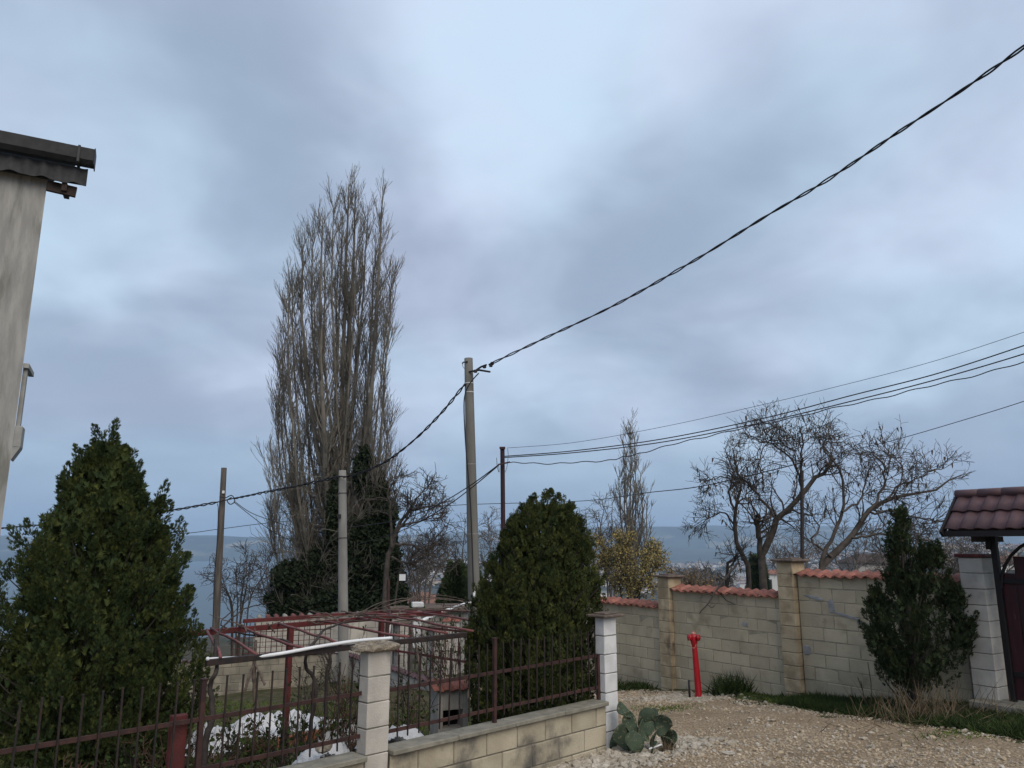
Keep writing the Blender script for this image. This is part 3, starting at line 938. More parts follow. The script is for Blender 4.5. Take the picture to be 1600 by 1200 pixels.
b_ = MB(); b_.bar(on_line(322, .82), ppt(1.75, .82), .045, .05, .004); b_.build('beam', M['iron_dark'], pg)
for xb, xf in ((322, 345), (332, 402), (372, 475), (435, 532), (495, 640), (560, 700), (606, 740), (660, 800)):
    a_, b2 = on_line(xb, 3.0), on_line(xf, .80); a_ = a_ + (0, 0, .035); b2 = b2 + (0, 0, .035)
    t = np.linspace(0, 1, 6)[:, None]; pts = a_ + (b2 - a_) * t + rng.normal(0, .008, (6, 3))
    b_ = MB(); b_.tube(pts, .0135, 7); b_.build('pipe', M['iron_pink'], pg, smooth=True)
for xb, xf in ((540, 650), (590, 700), (625, 735)):
    a_, b2 = on_line(xb, 4.5, 1.2), on_line(xf, 2.95); b_ = MB(); b_.tube([a_, b2], .016, 7); b_.build('pipe', M['iron_pink'], pg, smooth=True)


def smooth_path(pts, n=24, jit=0.0):
    pts = np.asarray(pts, float); t = np.linspace(0, len(pts) - 1, n)
    out = []
    for q in t:
        i = min(int(q), len(pts) - 2); f = q - i
        p0 = pts[max(i - 1, 0)]; p1 = pts[i]; p2 = pts[i + 1]; p3 = pts[min(i + 2, len(pts) - 1)]
        out.append(.5 * ((2 * p1) + (-p0 + p2) * f + (2 * p0 - 5 * p1 + 4 * p2 - p3) * f * f + (-p0 + 3 * p1 - 3 * p2 + p3) * f ** 3))
    out = np.array(out)
    if jit: out[1:-1] += rng.normal(0, jit, (n - 2, 3))
    return out


# white conduit lying on the front beam
b_ = MB(); b_.tube(smooth_path([on_line(324, .80) + (0, 0, .035), at(335, 1030, 6.70), at(420, 1024, 6.98), at(500, 1010, 7.3), at(560, 1001, 7.62), at(612, 997, 7.9)], 30), .0155, 8)
tag(b_.build('conduit', M['pvc'], smooth=True), 'white plastic pipe lying along the front beam of the pergola', 'pipe')
b_ = MB(); b_.tube(smooth_path([at(655, 972, 13.5), at(684, 959, 14.2), at(712, 949, 15.8), at(738, 939, 17.0), at(741, 934, 17.2), at(741, 924, 17.3)], 24), .033, 8)
tag(b_.build('conduit', M['pvc'], smooth=True), 'white plastic pipe sloping down from the foot of the tall concrete pole', 'pipe')

# vines on the pergola
def vine(name, paths, m, label, cat='vine', radii=None):
    o = MB()
    for k, (pts, r0, r1) in enumerate(paths):
        P_ = smooth_path(pts, 26, .004); o.tube(P_, np.linspace(r0, r1, 26), 6)
    ob = o.build(name, m, smooth=True, base=True); return tag(ob, label, cat)


gz = lambda x, y: float(H(x, y))
p0 = at(478, 1190, 7.6)
vine('grape_vine', [([(p0[0], p0[1], gz(p0[0], p0[1]) - .05), at(483, 1160, 7.6), at(492, 1090, 7.5), at(491, 1060, 7.5), at(478, 1040, 7.45), at(482, 1018, 7.4), at(505, 985, 8.3)], .022, .013),
                    ([at(482, 1018, 7.4), at(440, 1000, 8.2), at(380, 990, 8.9), at(345, 975, 9.3), at(362, 955, 9.6)], .012, .006),
                    ([at(505, 985, 8.3), at(540, 972, 9.0), at(575, 968, 9.2), at(590, 958, 9.4)], .012, .005)], M['vine_dark'], 'dark twisting vine trunk climbing in front of the red pergola post')
p0 = at(318, 1190, 6.6)
vine('grape_vine', [([(p0[0], p0[1], gz(p0[0], p0[1]) - .05), at(322, 1155, 6.6), at(333, 1120, 6.65), at(328, 1075, 6.7), at(338, 1045, 6.7), at(336, 1000, 7.4)], .03, .014),
                    ([at(336, 1000, 7.4), at(350, 978, 8.5), at(385, 950, 9.6), at(430, 940, 10.0)], .012, .005)], M['vine_dark'], 'thick dark vine trunk curving beside the left red post')
brs = []
for k in range(13):
    a_ = on_line(random.uniform(480, 780), random.uniform(2.2, 4.4)); b2 = on_line(random.uniform(500, 800), random.uniform(1.0, 4.4))
    mid = (a_ + b2) / 2 + rng.normal(0, .2, 3) * (1, 1, .4) + (0, 0, .08)
    brs.append(([a_ + (0, 0, .05), mid, b2 + (0, 0, .05)], .009, .004))
for k in range(8):
    a_ = on_line(random.uniform(330, 560), random.uniform(2.2, 3.0)); b2 = a_ + rng.normal(0, .35, 3) * (1, 1, .25) + (0, 0, .1)
    brs.append(([a_ + (0, 0, .05), (a_ + b2) / 2 + rng.normal(0, .05, 3), b2], .008, .003))
brs.append(([at(482, 955, 9.6), at(500, 957, 9.5), at(518, 962, 9.4), at(528, 970, 9.3)], .006, .009))
brs.append(([at(620, 963, 9.6), at(632, 952, 9.7), at(660, 951, 9.9), at(690, 953, 10)], .009, .006))
p0 = at(640, 1120, 9.5)
brs.append(([(p0[0], p0[1], gz(p0[0], p0[1]) - .05), at(655, 1060, 9.5), at(650, 1010, 9.6), at(640, 975, 10)], .02, .012))
vine('grape_vine', brs, M['vine'], 'tangle of pale bare vine shoots lying over the pergola pipes')

# forked trunk prop in the garden
p0 = at(402, 1110, 15.5)
vine('forked_trunk', [([(p0[0], p0[1], gz(p0[0], p0[1]) - .05), at(399, 1080, 15.5), at(397, 1055, 15.5), at(398, 1033, 15.5), at(400, 1000, 15.5)], .055, .03),
                      ([at(383, 1080, 15.3), at(390, 1055, 15.4), at(397, 1036, 15.5)], .025, .02), ([at(414, 1070, 15.3), at(405, 1050, 15.4), at(398, 1036, 15.5)], .025, .02)], M['vine'], 'grey forked garden tree trunk in front of the back wall', 'tree trunk')
p0 = at(512, 1085, 14)
vine('forked_trunk', [([(p0[0], p0[1], gz(p0[0], p0[1]) - .05), at(510, 1060, 14), at(516, 1035, 14), at(512, 1010, 14)], .04, .025),
                      ([at(515, 1040, 14), at(507, 1020, 14), at(500, 1008, 14)], .02, .012)], M['vine_dark'], 'dark slim garden trunk just left of the inner wall corner', 'tree trunk')

# ------------------------------------------------------------ white fleece, edging, slabs, oven in the garden
def heap(name, c, lx, ly, h, rz, seed, label, cat='fleece cover', m='fleece', peaks=7):
    r = np.random.default_rng(seed); n = 46
    u = np.linspace(-1, 1, n); UU, VV = np.meshgrid(u, u)
    Z = np.zeros_like(UU)
    for k in range(peaks):
        cx, cy = r.uniform(-.75, .75, 2); a = r.uniform(.3, 1) * h; s_ = r.uniform(.12, .3)
        Z = np.maximum(Z, a * np.clip(1 - np.hypot((UU - cx) / s_, (VV - cy) / s_ * .7) * .62, 0, 1))
    for k in range(10):
        Z += .035 * h * np.sin(UU * r.uniform(4, 18) + VV * r.uniform(4, 18) + r.uniform(0, 6))
    edge = np.clip(1 - np.maximum(np.abs(UU), np.abs(VV)) ** 6, 0, 1); Z = Z * edge
    rad = 1 + .07 * np.sin(np.arctan2(VV, UU) * 5 + seed) + .04 * np.sin(np.arctan2(VV, UU) * 11)
    X = UU * lx / 2 * rad; Y = VV * ly / 2 * rad; a, b2 = math.cos(rz), math.sin(rz)
    WX = c[0] + X * a - Y * b2; WY = c[1] + X * b2 + Y * a
    WZ = H(WX, WY) + Z + .012 + .02 * edge
    i = np.arange(n * n).reshape(n, n); b_ = MB()
    V = np.stack((WX, WY, WZ), -1).reshape(-1, 3)
    b_.add(np.concatenate((V, V - (0, 0, .012))), np.stack((i[:-1, :-1], i[:-1, 1:], i[1:, 1:], i[1:, :-1]), -1).reshape(-1, 4), np.stack((i[:-1, :-1], i[1:, :-1], i[1:, 1:], i[:-1, 1:]), -1).reshape(-1, 4) + n * n)
    return tag(b_.build(name, M[m], smooth=True, base=True), label, cat)


q = at(395, 1120, 13.2)
heap('fleece_cover', (q[0] + .05, 13.4), 2.0, 1.5, .28, .3, 4, 'large crumpled white fleece spread over a bed on the lawn', peaks=18)
q = at(330, 1140, 11.2)
heap('fleece_cover', (q[0] - .15, 11.6), .85, 1.0, .42, .9, 8, 'small white fleece tent beside the left red post', peaks=8)
q = at(462, 1120, 12.6)
heap('fleece_cover', (q[0] + .02, 12.5), .7, .7, .40, .2, 15, 'pointed white fleece hood by the red pergola post', peaks=5)
for k in range(9):
    p = at(442 + k * 6.5, 1145, 11.4 + k * .07); p[2] = H(p[0], p[1]) + .05
    b_ = MB(); b_.box(p, (.15, .07, .16), .25, .008)
    if k == 0: edging = thing('bed_edging', p, 'terracotta brick edging in front of the white fleece', 'edging')
    b_.build('brick', M['brick_edge'], edging)
for k in range(7):
    x, Y = (520 + (k % 3) * 16 + k * 2, 11.6 + (k // 2) * .62 - (k % 2) * .1); X = xy_at(x, Y, -.6)
    if k == 0: path_o = thing('stepping_path', (X, Y, H(X, Y)), 'pale stone slabs of the garden path beyond the fence', 'path')
    b_ = MB(); b_.box((X, Y, H(X, Y) + .02), (.42, .36, .04), .3 + random.uniform(-.1, .1), .008); b_.build('slab', M['slab'], path_o)


def cloth(name, s0, s1, z, off, seed, label):
    """plastic sheet rumpled along the inside of the fence base"""
    r = np.random.default_rng(seed); n, m_ = 40, 9; V = []
    for i in range(n):
        s = s0 + (s1 - s0) * i / (n - 1)
        for j in range(m_):
            w_ = .09 + off + .42 * j / (m_ - 1)
            zz_ = z + .05 * math.sin(s * 9 + j) + .03 * math.sin(s * 23 + j * 1.3 + seed) + r.normal(0, .008) - (j / (m_ - 1)) ** 2 * .14
            e = min(i, n - 1 - i) / 5
            V.append(ppt(s, w_, zz_ - .05 * max(0, 1 - e)))
    i = np.arange(n * m_).reshape(n, m_); b_ = MB()
    V = np.array(V); b_.add(np.concatenate((V, V - (0, 0, .006))), np.stack((i[:-1, :-1], i[1:, :-1], i[1:, 1:], i[:-1, 1:]), -1).reshape(-1, 4), np.stack((i[:-1, :-1], i[:-1, 1:], i[1:, 1:], i[1:, :-1]), -1).reshape(-1, 4) + n * m_)
    return tag(b_.build(name, M['fleece'], smooth=True, base=True), label, 'plastic sheet')


cloth('plastic_sheet', -.45, -.10, .54, .04, 2, 'white plastic sheet bunched behind the fence left of the cream pillar')
cloth('plastic_sheet', .12, .66, .55, .04, 5, 'white plastic sheet bunched behind the fence right of the cream pillar')


def rock(b_, c, s, seed):
    r = np.random.default_rng(seed)
    V, Ft = ICO2; V = V * (1 + r.normal(0, .09, (len(V), 1))) * np.asarray(s); b_.add(V + np.asarray(c), Ft)


def ico(sub):
    t = (1 + 5 ** .5) / 2
    V = [(-1, t, 0), (1, t, 0), (-1, -t, 0), (1, -t, 0), (0, -1, t), (0, 1, t), (0, -1, -t), (0, 1, -t), (t, 0, -1), (t, 0, 1), (-t, 0, -1), (-t, 0, 1)]
    V = [np.array(v, float) / np.linalg.norm(v) for v in V]
    Ft = [(0, 11, 5), (0, 5, 1), (0, 1, 7), (0, 7, 10), (0, 10, 11), (1, 5, 9), (5, 11, 4), (11, 10, 2), (10, 7, 6), (7, 1, 8), (3, 9, 4), (3, 4, 2), (3, 2, 6), (3, 6, 8), (3, 8, 9), (4, 9, 5), (2, 4, 11), (6, 2, 10), (8, 6, 7), (9, 8, 1)]
    for _ in range(sub):
        cache = {}; nf = []

        def midp(a, b):
            k = (min(a, b), max(a, b))
            if k not in cache: v = V[a] + V[b]; V.append(v / np.linalg.norm(v)); cache[k] = len(V) - 1
            return cache[k]
        for a, b, c in Ft:
            x, y, z = midp(a, b), midp(b, c), midp(c, a); nf += [(a, x, z), (b, y, x), (c, z, y), (x, y, z)]
        Ft = nf
    return np.array(V), np.array(Ft)


ICO1 = ico(0); ICO2 = ico(1); ICO3 = ico(2)
b_ = MB(); p = ppt(-.36, .16, .60); rock(b_, p, (.065, .05, .05), 3)
tag(b_.build('garden_stone', M['stone_grey'], smooth=False, base=True), 'rounded grey stone behind the fence beside the white sheet', 'stone')

# small masonry oven with a tile roof
ov = thing('garden_oven', at(700, 1140, 10.2), 'small pale masonry box with a red tile roof and dark opening behind the fence', 'oven')
ox, oy = xy_at(701, 10.2, .2), 10.2
b_ = MB()
oz = H(ox, oy)
ZR = 2.2 - .1715 * 10.2
for dx_, w_ in ((-.16, .06), (.16, .06)): b_.box((ox + dx_ * math.cos(.4), oy + dx_ * math.sin(.4), (oz + ZR) / 2), (w_, .36, ZR - oz), .4, .004)
b_.box((ox, oy, ZR - .12), (.26, .352, .24), .4, .004); b_.box((ox, oy, oz + .06), (.26, .352, .3), .4, .004)
b_.box((ox - .07, oy + .15, (oz + ZR) / 2), (.26, .04, ZR - oz - .02), .4)
b_.build('body', M['block_pale'], ov)
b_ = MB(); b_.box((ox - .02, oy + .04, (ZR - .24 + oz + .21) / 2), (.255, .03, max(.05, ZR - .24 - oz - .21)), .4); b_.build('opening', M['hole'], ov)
ot = tile_mesh('roof_tile', .27, .14, M['roof_red'], .012)
for k in range(4):
    for sd in (1, -1):
        o = bpy.data.objects.new('roof_tile', ot); t_ = -.20 + k * .13
        o.location = (ox + t_ * math.cos(.4) + sd * .12 * math.sin(.4), oy + t_ * math.sin(.4) - sd * .12 * math.cos(.4), ZR + .05)
        o.rotation_euler = (R(20), 0, .4 + (0 if sd > 0 else math.pi)); link(o, ov)

# ------------------------------------------------------------ fire hydrant standpipe
hx, hy = xy_at(1092, 13.35, -.2), 13.35
hz = H(hx, hy)
hyd = thing('fire_hydrant', (hx, hy, hz), 'slim bright red fire hydrant standpipe in front of the block wall', 'hydrant')
top = at(1084, 996, 13.35); bot = np.array((hx, hy, hz - .05)); ax = (top - bot) / np.linalg.norm(top - bot)
HL = np.linalg.norm(top - bot)
b_ = MB(); b_.lathe([(.060, 0), (.060, .05), (.054, .07), (.051, .4), (.043, HL - .12), (.041, HL - .10)], bot, 18, ax); b_.build('barrel', M['hydrant'], hyd, smooth=True)
b_ = MB(); b_.lathe([(.042, HL - .13), (.046, HL - .12), (.056, HL - .07), (.062, HL), (.055, HL + .04), (.036, HL + .06)], bot, 18, ax); b_.build('head', M['hydrant'], hyd, smooth=True)
b_ = MB(); b_.lathe([(.042, HL + .055), (.036, HL + .075), (.018, HL + .08), (.016, HL + .10)], bot, 12, ax); b_.build('spindle', M['hydrant_worn'], hyd, smooth=True)
for k in range(6):
    an = k * math.pi / 3; b_ = MB(); b_.tube([bot + ax * .045 + (.082 * math.cos(an), .082 * math.sin(an), 0), bot + ax * .085 + (.082 * math.cos(an), .082 * math.sin(an), 0)], .010, 6); b_.build('bolt', M['hydrant_worn'], hyd)
b_ = MB(); b_.lathe([(.098, .03), (.098, .06), (.060, .062)], bot, 18, ax); b_.build('flange', M['hydrant'], hyd)
hc = bot + ax * (HL + .0)
b_ = MB(); b_.tube(smooth_path([hc + (-.09, -.05, .0), hc + (-.07, -.07, -.12), hc + (-.02, -.075, -.16), hc + (.02, -.07, -.10)], 14), .005, 5); b_.build('cap_chain', M['hydrant_worn'], hyd)
for sx, sy in ((-.95, -.3), (.80, -.55)):
    dd = np.array((sx, sy, 0)); b_ = MB(); b_.lathe([(.04, .03), (.04, .06), (.052, .062), (.052, .09), (.046, .10), (.016, .101), (.014, .115)], hc, 14, dd); b_.build('outlet_cap', M['hydrant'], hyd, smooth=True)
b_ = MB(); q = np.array((hx - .155, hy - .02)); b_.tube([(q[0], q[1], hz - .03), (q[0] - .005, q[1], hz + .27)], .018, 8)
tag(b_.build('pipe_stub', M['rubber'], smooth=True, base=True), 'short black pipe stub sticking up left of the red hydrant', 'pipe')

# ------------------------------------------------------------ poles and cables
def pole(name, p_top, p_bot, r_top, r_bot, m, label, n=12, cat='pole'):
    t = thing(name, p_bot, label, cat)
    K = 14; u = np.linspace(0, 1, K)[:, None]
    b_ = MB(); b_.tube(p_bot + (p_top - p_bot) * u, np.linspace(r_bot, r_top, K), n); b_.build('shaft', m, t, smooth=(n > 6))
    return t


def pband(t, p_top, p_bot, f, r, m, h=.03, name='band'):
    c = p_bot + (p_top - p_bot) * f; ax_ = (p_top - p_bot) / np.linalg.norm(p_top - p_bot)
    b_ = MB(); b_.tube([c - ax_ * h / 2, c + ax_ * h / 2], r, 12); return b_.build(name, m, t, smooth=False)


T1 = at(732, 560, 17.4); Bt = at(746, 1040, 17.4); Bt[2] = -1.3; Bt[0] = xy_at(745, 17.4, -1.3) + 0
pole1 = pole('utility_pole', T1, Bt, .098, .150, M['concrete'], 'tall round concrete utility pole in the centre behind the cypress')
for f in (.952, .935): pband(pole1, T1, Bt, 1 - (1 - f) * 1.6, .108, M['white_band'], .02)
for y_ in (713, 809, 905):
    f = 1 - (y_ - 560) / 480.; pband(pole1, T1, Bt, f, .098 + (.15 - .098) * (1 - f) + .004, M['metal'], .015)
q = at(724, 566, 17.3); b_ = MB(); b_.tube([at(731, 565, 17.3), q, at(722, 568, 17.3)], .016, 6); b_.tube(smooth_path([q, at(723, 572, 17.3), at(727, 577, 17.3)], 8), .006, 5); b_.build('hook', M['rubber'], pole1)
b_ = MB(); b_.tube([at(733, 581, 17.3), at(748, 578, 17.2), at(766, 581, 17.1)], [.02, .025, .022], 7); b_.tube([at(740, 581, 17.3), at(752, 573, 17.2), at(760, 570, 17.1)], .022, 7)
for x_, y_ in ((743, 580), (757, 573), (767, 571), (769, 568)): b_.box(at(x_, y_, 17.15), (.07, .07, .07), .4, .01)
b_.build('cable_clamp', M['rubber'], pole1)
b_ = MB(); b_.tube(smooth_path([at(748, 583, 17.15), at(735, 598, 17.15), at(727, 615, 17.2), at(725, 640, 17.2), at(728, 700, 17.2), at(734, 770, 17.2), at(737, 830, 17.2), at(740, 924, 17.2)], 50), .014, 6)
b_.build('down_cable', M['rubber'], pole1, smooth=True)

T2 = at(535, 735, 21.5); B2 = np.array((xy_at(535.5, 21.5, -1.6) + .02, 21.5, -1.6))
pole2 = pole('utility_pole', T2, B2, .105, .155, M['concrete_light'], 'short pale concrete utility pole in front of the big poplar')
for y_ in (745, 771, 840): f = 1 - (y_ - 735) / 330.; pband(pole2, T2, B2, f, .11 + .05 * (1 - f) + .004, M['rubber'], .02)
b_ = MB(); b_.tube([at(526, 744, 21.3), at(545, 745, 21.3)], .02, 6); b_.box(at(530, 807, 21.3), (.10, .06, .12), 0, .01); b_.build('cable_clamp', M['rubber'], pole2)

T3 = at(350, 731, 27.0); B3 = at(340, 975, 27.0); B3[2] = -2.6
pole3 = pole('utility_pole', T3, B3, .095, .13, M['pole_wood'], 'dark weathered wooden utility pole at the left above the sea')
b_ = MB(); b_.box(at(349, 769, 26.85), (.08, .05, .10), 0, .01); b_.build('insulator', M['pvc'], pole3)
b_ = MB()
b_.tube(smooth_path([at(343, 776, 26.8), at(352, 778, 26.8), at(362, 774, 26.8), at(367, 783, 26.8), at(360, 788, 26.8), at(355, 782, 26.8), at(362, 777, 26.8)], 20), .018, 5)
b_.tube([at(338, 785, 26.8), at(368, 778, 26.8)], .022, 5)
b_.build('cable_clamp', M['rubber'], pole3)
b_ = MB(); b_.tube(smooth_path([at(340, 787, 26.8), at(341, 800, 26.8), at(339, 850, 26.8), at(335, 900, 26.8), at(333, 965, 26.8)], 30), .014, 5); b_.build('down_cable', M['rubber'], pole3)

T4 = at(785, 700, 16.0); B4 = np.array((xy_at(789, 16, -1.2), 16.0, -1.2))
pole4 = pole('metal_post', T4, B4, .046, .05, M['iron_plum'], 'thin dark plum metal post behind the round cypress', n=4, cat='post')
b_ = MB(); b_.box(at(785, 700, 15.95), (.12, .06, .05), 0, .005); b_.bar(at(778, 726, 15.9), at(797, 722, 15.9), .03); b_.build('bracket', M['iron_plum'], pole4)
b_ = MB(); b_.tube(smooth_path([at(776, 715, 15.9), at(777, 730, 15.9), at(780, 738, 15.9), at(779, 726, 15.9)], 12), .006, 5)
b_.tube(smooth_path([at(793, 701, 15.9), at(794, 712, 15.9), at(792, 730, 15.9), at(789, 738, 15.9)], 12), .005, 5); b_.build('wire_loop', M['rubber'], pole4)
T5 = at(1253, 735, 14.6); B5 = np.array((xy_at(1254, 14.6, -.9), 14.6, -.9))
pole5 = pole('metal_post', T5, B5, .035, .038, M['iron_dark'], 'thin dark metal post rising behind the middle wall pilaster', n=6, cat='post')


def cable(name, pts, r, label, strands=1, pitch=.6, amp=0.0, n=120, group=None):
    P_ = smooth_path(pts, n); b_ = MB()
    if strands == 1:
        if amp: P_ = P_ + np.array([(0, 0, amp * math.sin(i * 1.1) + amp * .6 * math.sin(i * .47)) for i in range(n)])
        b_.tube(P_, r, 5)
    else:
        Ls = np.concatenate(([0], np.cumsum(np.linalg.norm(np.diff(P_, axis=0), axis=1))))
        m_ = int(Ls[-1] / pitch * 10); s_ = np.linspace(0, Ls[-1], m_); PP = np.stack([np.interp(s_, Ls, P_[:, k]) for k in range(3)], 1)
        T = np.gradient(PP, axis=0); T /= np.linalg.norm(T, axis=1, keepdims=True)
        U_ = np.cross(T, (0, 0, 1)); U_ /= np.linalg.norm(U_, axis=1, keepdims=True); W_ = np.cross(U_, T)
        wob = 1 + .25 * np.sin(s_ * 1.7) + .2 * np.sin(s_ * 4.1)
        for k in range(strands):
            an = s_ * 2 * math.pi / pitch + k * 2 * math.pi / strands
            rr = (r * 1.15 * wob)[:, None]
            b_.tube(PP + rr * (np.cos(an)[:, None] * U_ + np.sin(an)[:, None] * W_), r, 5)
    return tag(b_.build(name, M['rubber'], smooth=True), label, 'cable', group)


cable('power_cable', [at(764, 570, 17.15), at(850, 529, 16.4), at(960, 477, 15.3), at(1080, 410, 14.0), at(1200, 336, 12.7), at(1290, 283, 11.7), at(1400, 209, 10.5), at(1500, 143, 9.5), at(1600, 73, 8.5), at(1760, -50, 7.2)], .0135, 'thick twisted cable rising from the tall concrete pole to the top right', 2, .95)
cable('power_cable', [at(727, 600, 17.3), at(690, 645, 18.2), at(650, 685, 19.1), at(605, 720, 20.1), at(565, 738, 20.9), at(537, 746, 21.3)], .016, 'black cable swooping from the tall concrete pole to the short one', 2, .8)
cable('power_cable', [at(530, 745, 21.3), at(470, 758, 23.2), at(400, 772, 25.4), at(366, 779, 26.7)], .020, 'black cable between the short concrete pole and the wooden pole', 2, .9)
cable('power_cable', [at(339, 785, 26.8), at(300, 792, 27.5), at(270, 797, 28), at(150, 812, 30), at(20, 824, 33), at(-100, 832, 35)], .022, 'black cable running left from the wooden pole', 2, .9)
cable('thin_wire', [at(366, 783, 26.7), at(390, 800, 26), at(420, 812, 26.5), at(450, 822, 27)], .012, 'upper of two thin wires sagging right from the wooden pole')
cable('thin_wire', [at(366, 785, 26.7), at(395, 808, 26), at(425, 830, 26.5), at(455, 845, 27)], .012, 'lower of two thin wires sagging right from the wooden pole')
cable('thin_wire', [at(20, 852, 40), at(270, 835, 40), at(340, 827, 40), at(430, 816, 40), at(560, 806, 40), at(700, 790, 40), at(905, 783, 38), at(1010, 770, 30), at(1100, 759, 26), at(1250, 724, 22)], .016, 'faint long wire crossing low behind the poplar and far trees', n=80)
cable('thin_wire', [at(792, 700, 15.9), at(900, 691, 15.5), at(1040, 666, 15), at(1180, 635, 14.2), at(1300, 606, 13.5), at(1450, 567, 12.5), at(1600, 519, 11.5), at(1750, 465, 10.5)], .0045, 'thinnest top wire from the plum metal post to the right edge')
cable('service_cable', [at(788, 713, 15.9), at(900, 704, 15.5), at(1040, 685, 14.9), at(1200, 652, 14.1), at(1330, 618, 13.3), at(1460, 585, 12.5), at(1600, 540, 11.5), at(1750, 488, 10.4)], .0105, 'upper straight dark service cable from the plum metal post')
cable('service_cable', [at(788, 715, 15.9), at(900, 707, 15.4), at(1040, 690, 14.8), at(1200, 658, 14.0), at(1330, 627, 13.2), at(1460, 594, 12.4), at(1600, 553, 11.4), at(1750, 503, 10.3)], .0105, 'lower straight dark service cable from the plum metal post')
cable('service_cable', [at(797, 723, 15.9), at(870, 724, 15.5), at(950, 719, 15.2), at(1000, 708, 15), at(1090, 685, 14.7), at(1200, 661, 14.1), at(1330, 632, 13.3), at(1460, 602, 12.5), at(1600, 566, 11.5), at(1750, 520, 10.4)], .009, 'wavy dark service cable hanging lowest from the plum metal post', amp=.012, n=110)
cable('service_cable', [at(778, 727, 15.9), at(740, 755, 17), at(700, 780, 18.5), at(660, 800, 20), at(610, 815, 22), at(537, 825, 25)], .012, 'upper dark cable running left from the plum metal post to the poplar')
cable('service_cable', [at(778, 728, 15.9), at(742, 758, 17), at(705, 786, 18.5), at(665, 810, 20), at(620, 832, 22), at(560, 850, 25)], .012, 'lower dark cable running left from the plum metal post to the poplar')
cable('thin_wire', [at(1253, 737, 14.6), at(1300, 712, 14), at(1400, 687, 13), at(1500, 658, 12), at(1600, 627, 11), at(1750, 575, 9.8)], .006, 'single thin wire running right above the gnarled tree to the edge')

# floodlight on a rusty post
lx, ly = xy_at(607, 18.5, 0), 18.5
lamp = thing('floodlight', (lx, ly, H(lx, ly)), 'square floodlight on a rusty post right of the poplar', 'lamp')
b_ = MB(); b_.tube([(lx, ly, -1.5), at(607, 905, 18.5)], .04, 8); b_.build('post', M['iron_brown'], lamp)
b_ = MB(); b_.tube(smooth_path([at(606, 908, 18.5), at(614, 898, 18.5), at(624, 891, 18.5), at(629, 893, 18.5), at(631, 897, 18.5)], 14), .014, 6); b_.build('arm', M['black_metal'], lamp)
c = at(629, 902, 18.4)
b_ = MB()
for dx_, dz_, sx, sz in ((-.085, 0, .02, .17), (.085, 0, .02, .17), (0, .085, .19, .02), (0, -.085, .19, .02)): b_.box(c + (dx_, 0, dz_), (sx, .05, sz), 0, .002)
b_.box(c + (0, .025, 0), (.17, .01, .17)); b_.box(c + (-.02, 0, -.125), (.03, .03, .07), 0, .003); b_.build('housing', M['black_metal'], lamp)
b_ = MB(); b_.box(c + (0, -.012, 0), (.155, .01, .155)); b_.build('lamp_glass', M['glass_lamp'], lamp)

# ------------------------------------------------------------ trees
def norm(v): return v / (np.linalg.norm(v, axis=-1, keepdims=True) + 1e-9)


def grow(r, PP, RR, n, t0, t1, ang, length, K, wander, trop, rfac, rmin, tdir=(0, 0, 1), tpow=1.0, lt=.6):
    N_, Kp, _ = PP.shape
    ix = np.repeat(np.arange(N_), n); t = t0 + (t1 - t0) * r.uniform(0, 1, len(ix)) ** tpow
    f = t * (Kp - 1); i = np.minimum(f.astype(int), Kp - 2); a = (f - i)[:, None]
    st = PP[ix, i] * (1 - a) + PP[ix, i + 1] * a
    tan = norm(PP[ix, i + 1] - PP[ix, i]); rad = RR[ix, i] * (1 - a[:, 0]) + RR[ix, i + 1] * a[:, 0]
    pr = r.normal(size=st.shape); pr = norm(pr - (pr * tan).sum(1, keepdims=True) * tan)
    an = (ang[0] + (ang[1] - ang[0]) * r.uniform(0, 1, len(ix)))[:, None]
    d = np.cos(an) * tan + np.sin(an) * pr
    L_ = length * r.uniform(.55, 1.25, len(ix)) * (1 - lt * t); 
    P_ = np.empty((len(ix), K, 3)); P_[:, 0] = st
    td = np.asarray(tdir, float)
    for k in range(1, K):
        d = norm(d + wander * r.normal(size=d.shape) + trop * td)
        P_[:, k] = P_[:, k - 1] + d * (L_ / (K - 1))[:, None]
    r0 = np.maximum(rad * rfac, rmin * 1.2)
    Rr = r0[:, None] * (1 - np.linspace(0, 1, K)[None]) + rmin * np.linspace(0, 1, K)[None]
    return P_, Rr


def resample(pts, K, r=None, jit=0): 
    P_ = smooth_path(pts, K, 0)
    if r is not None and jit: P_[1:-1] += r.normal(0, jit, (K - 2, 3))
    return P_


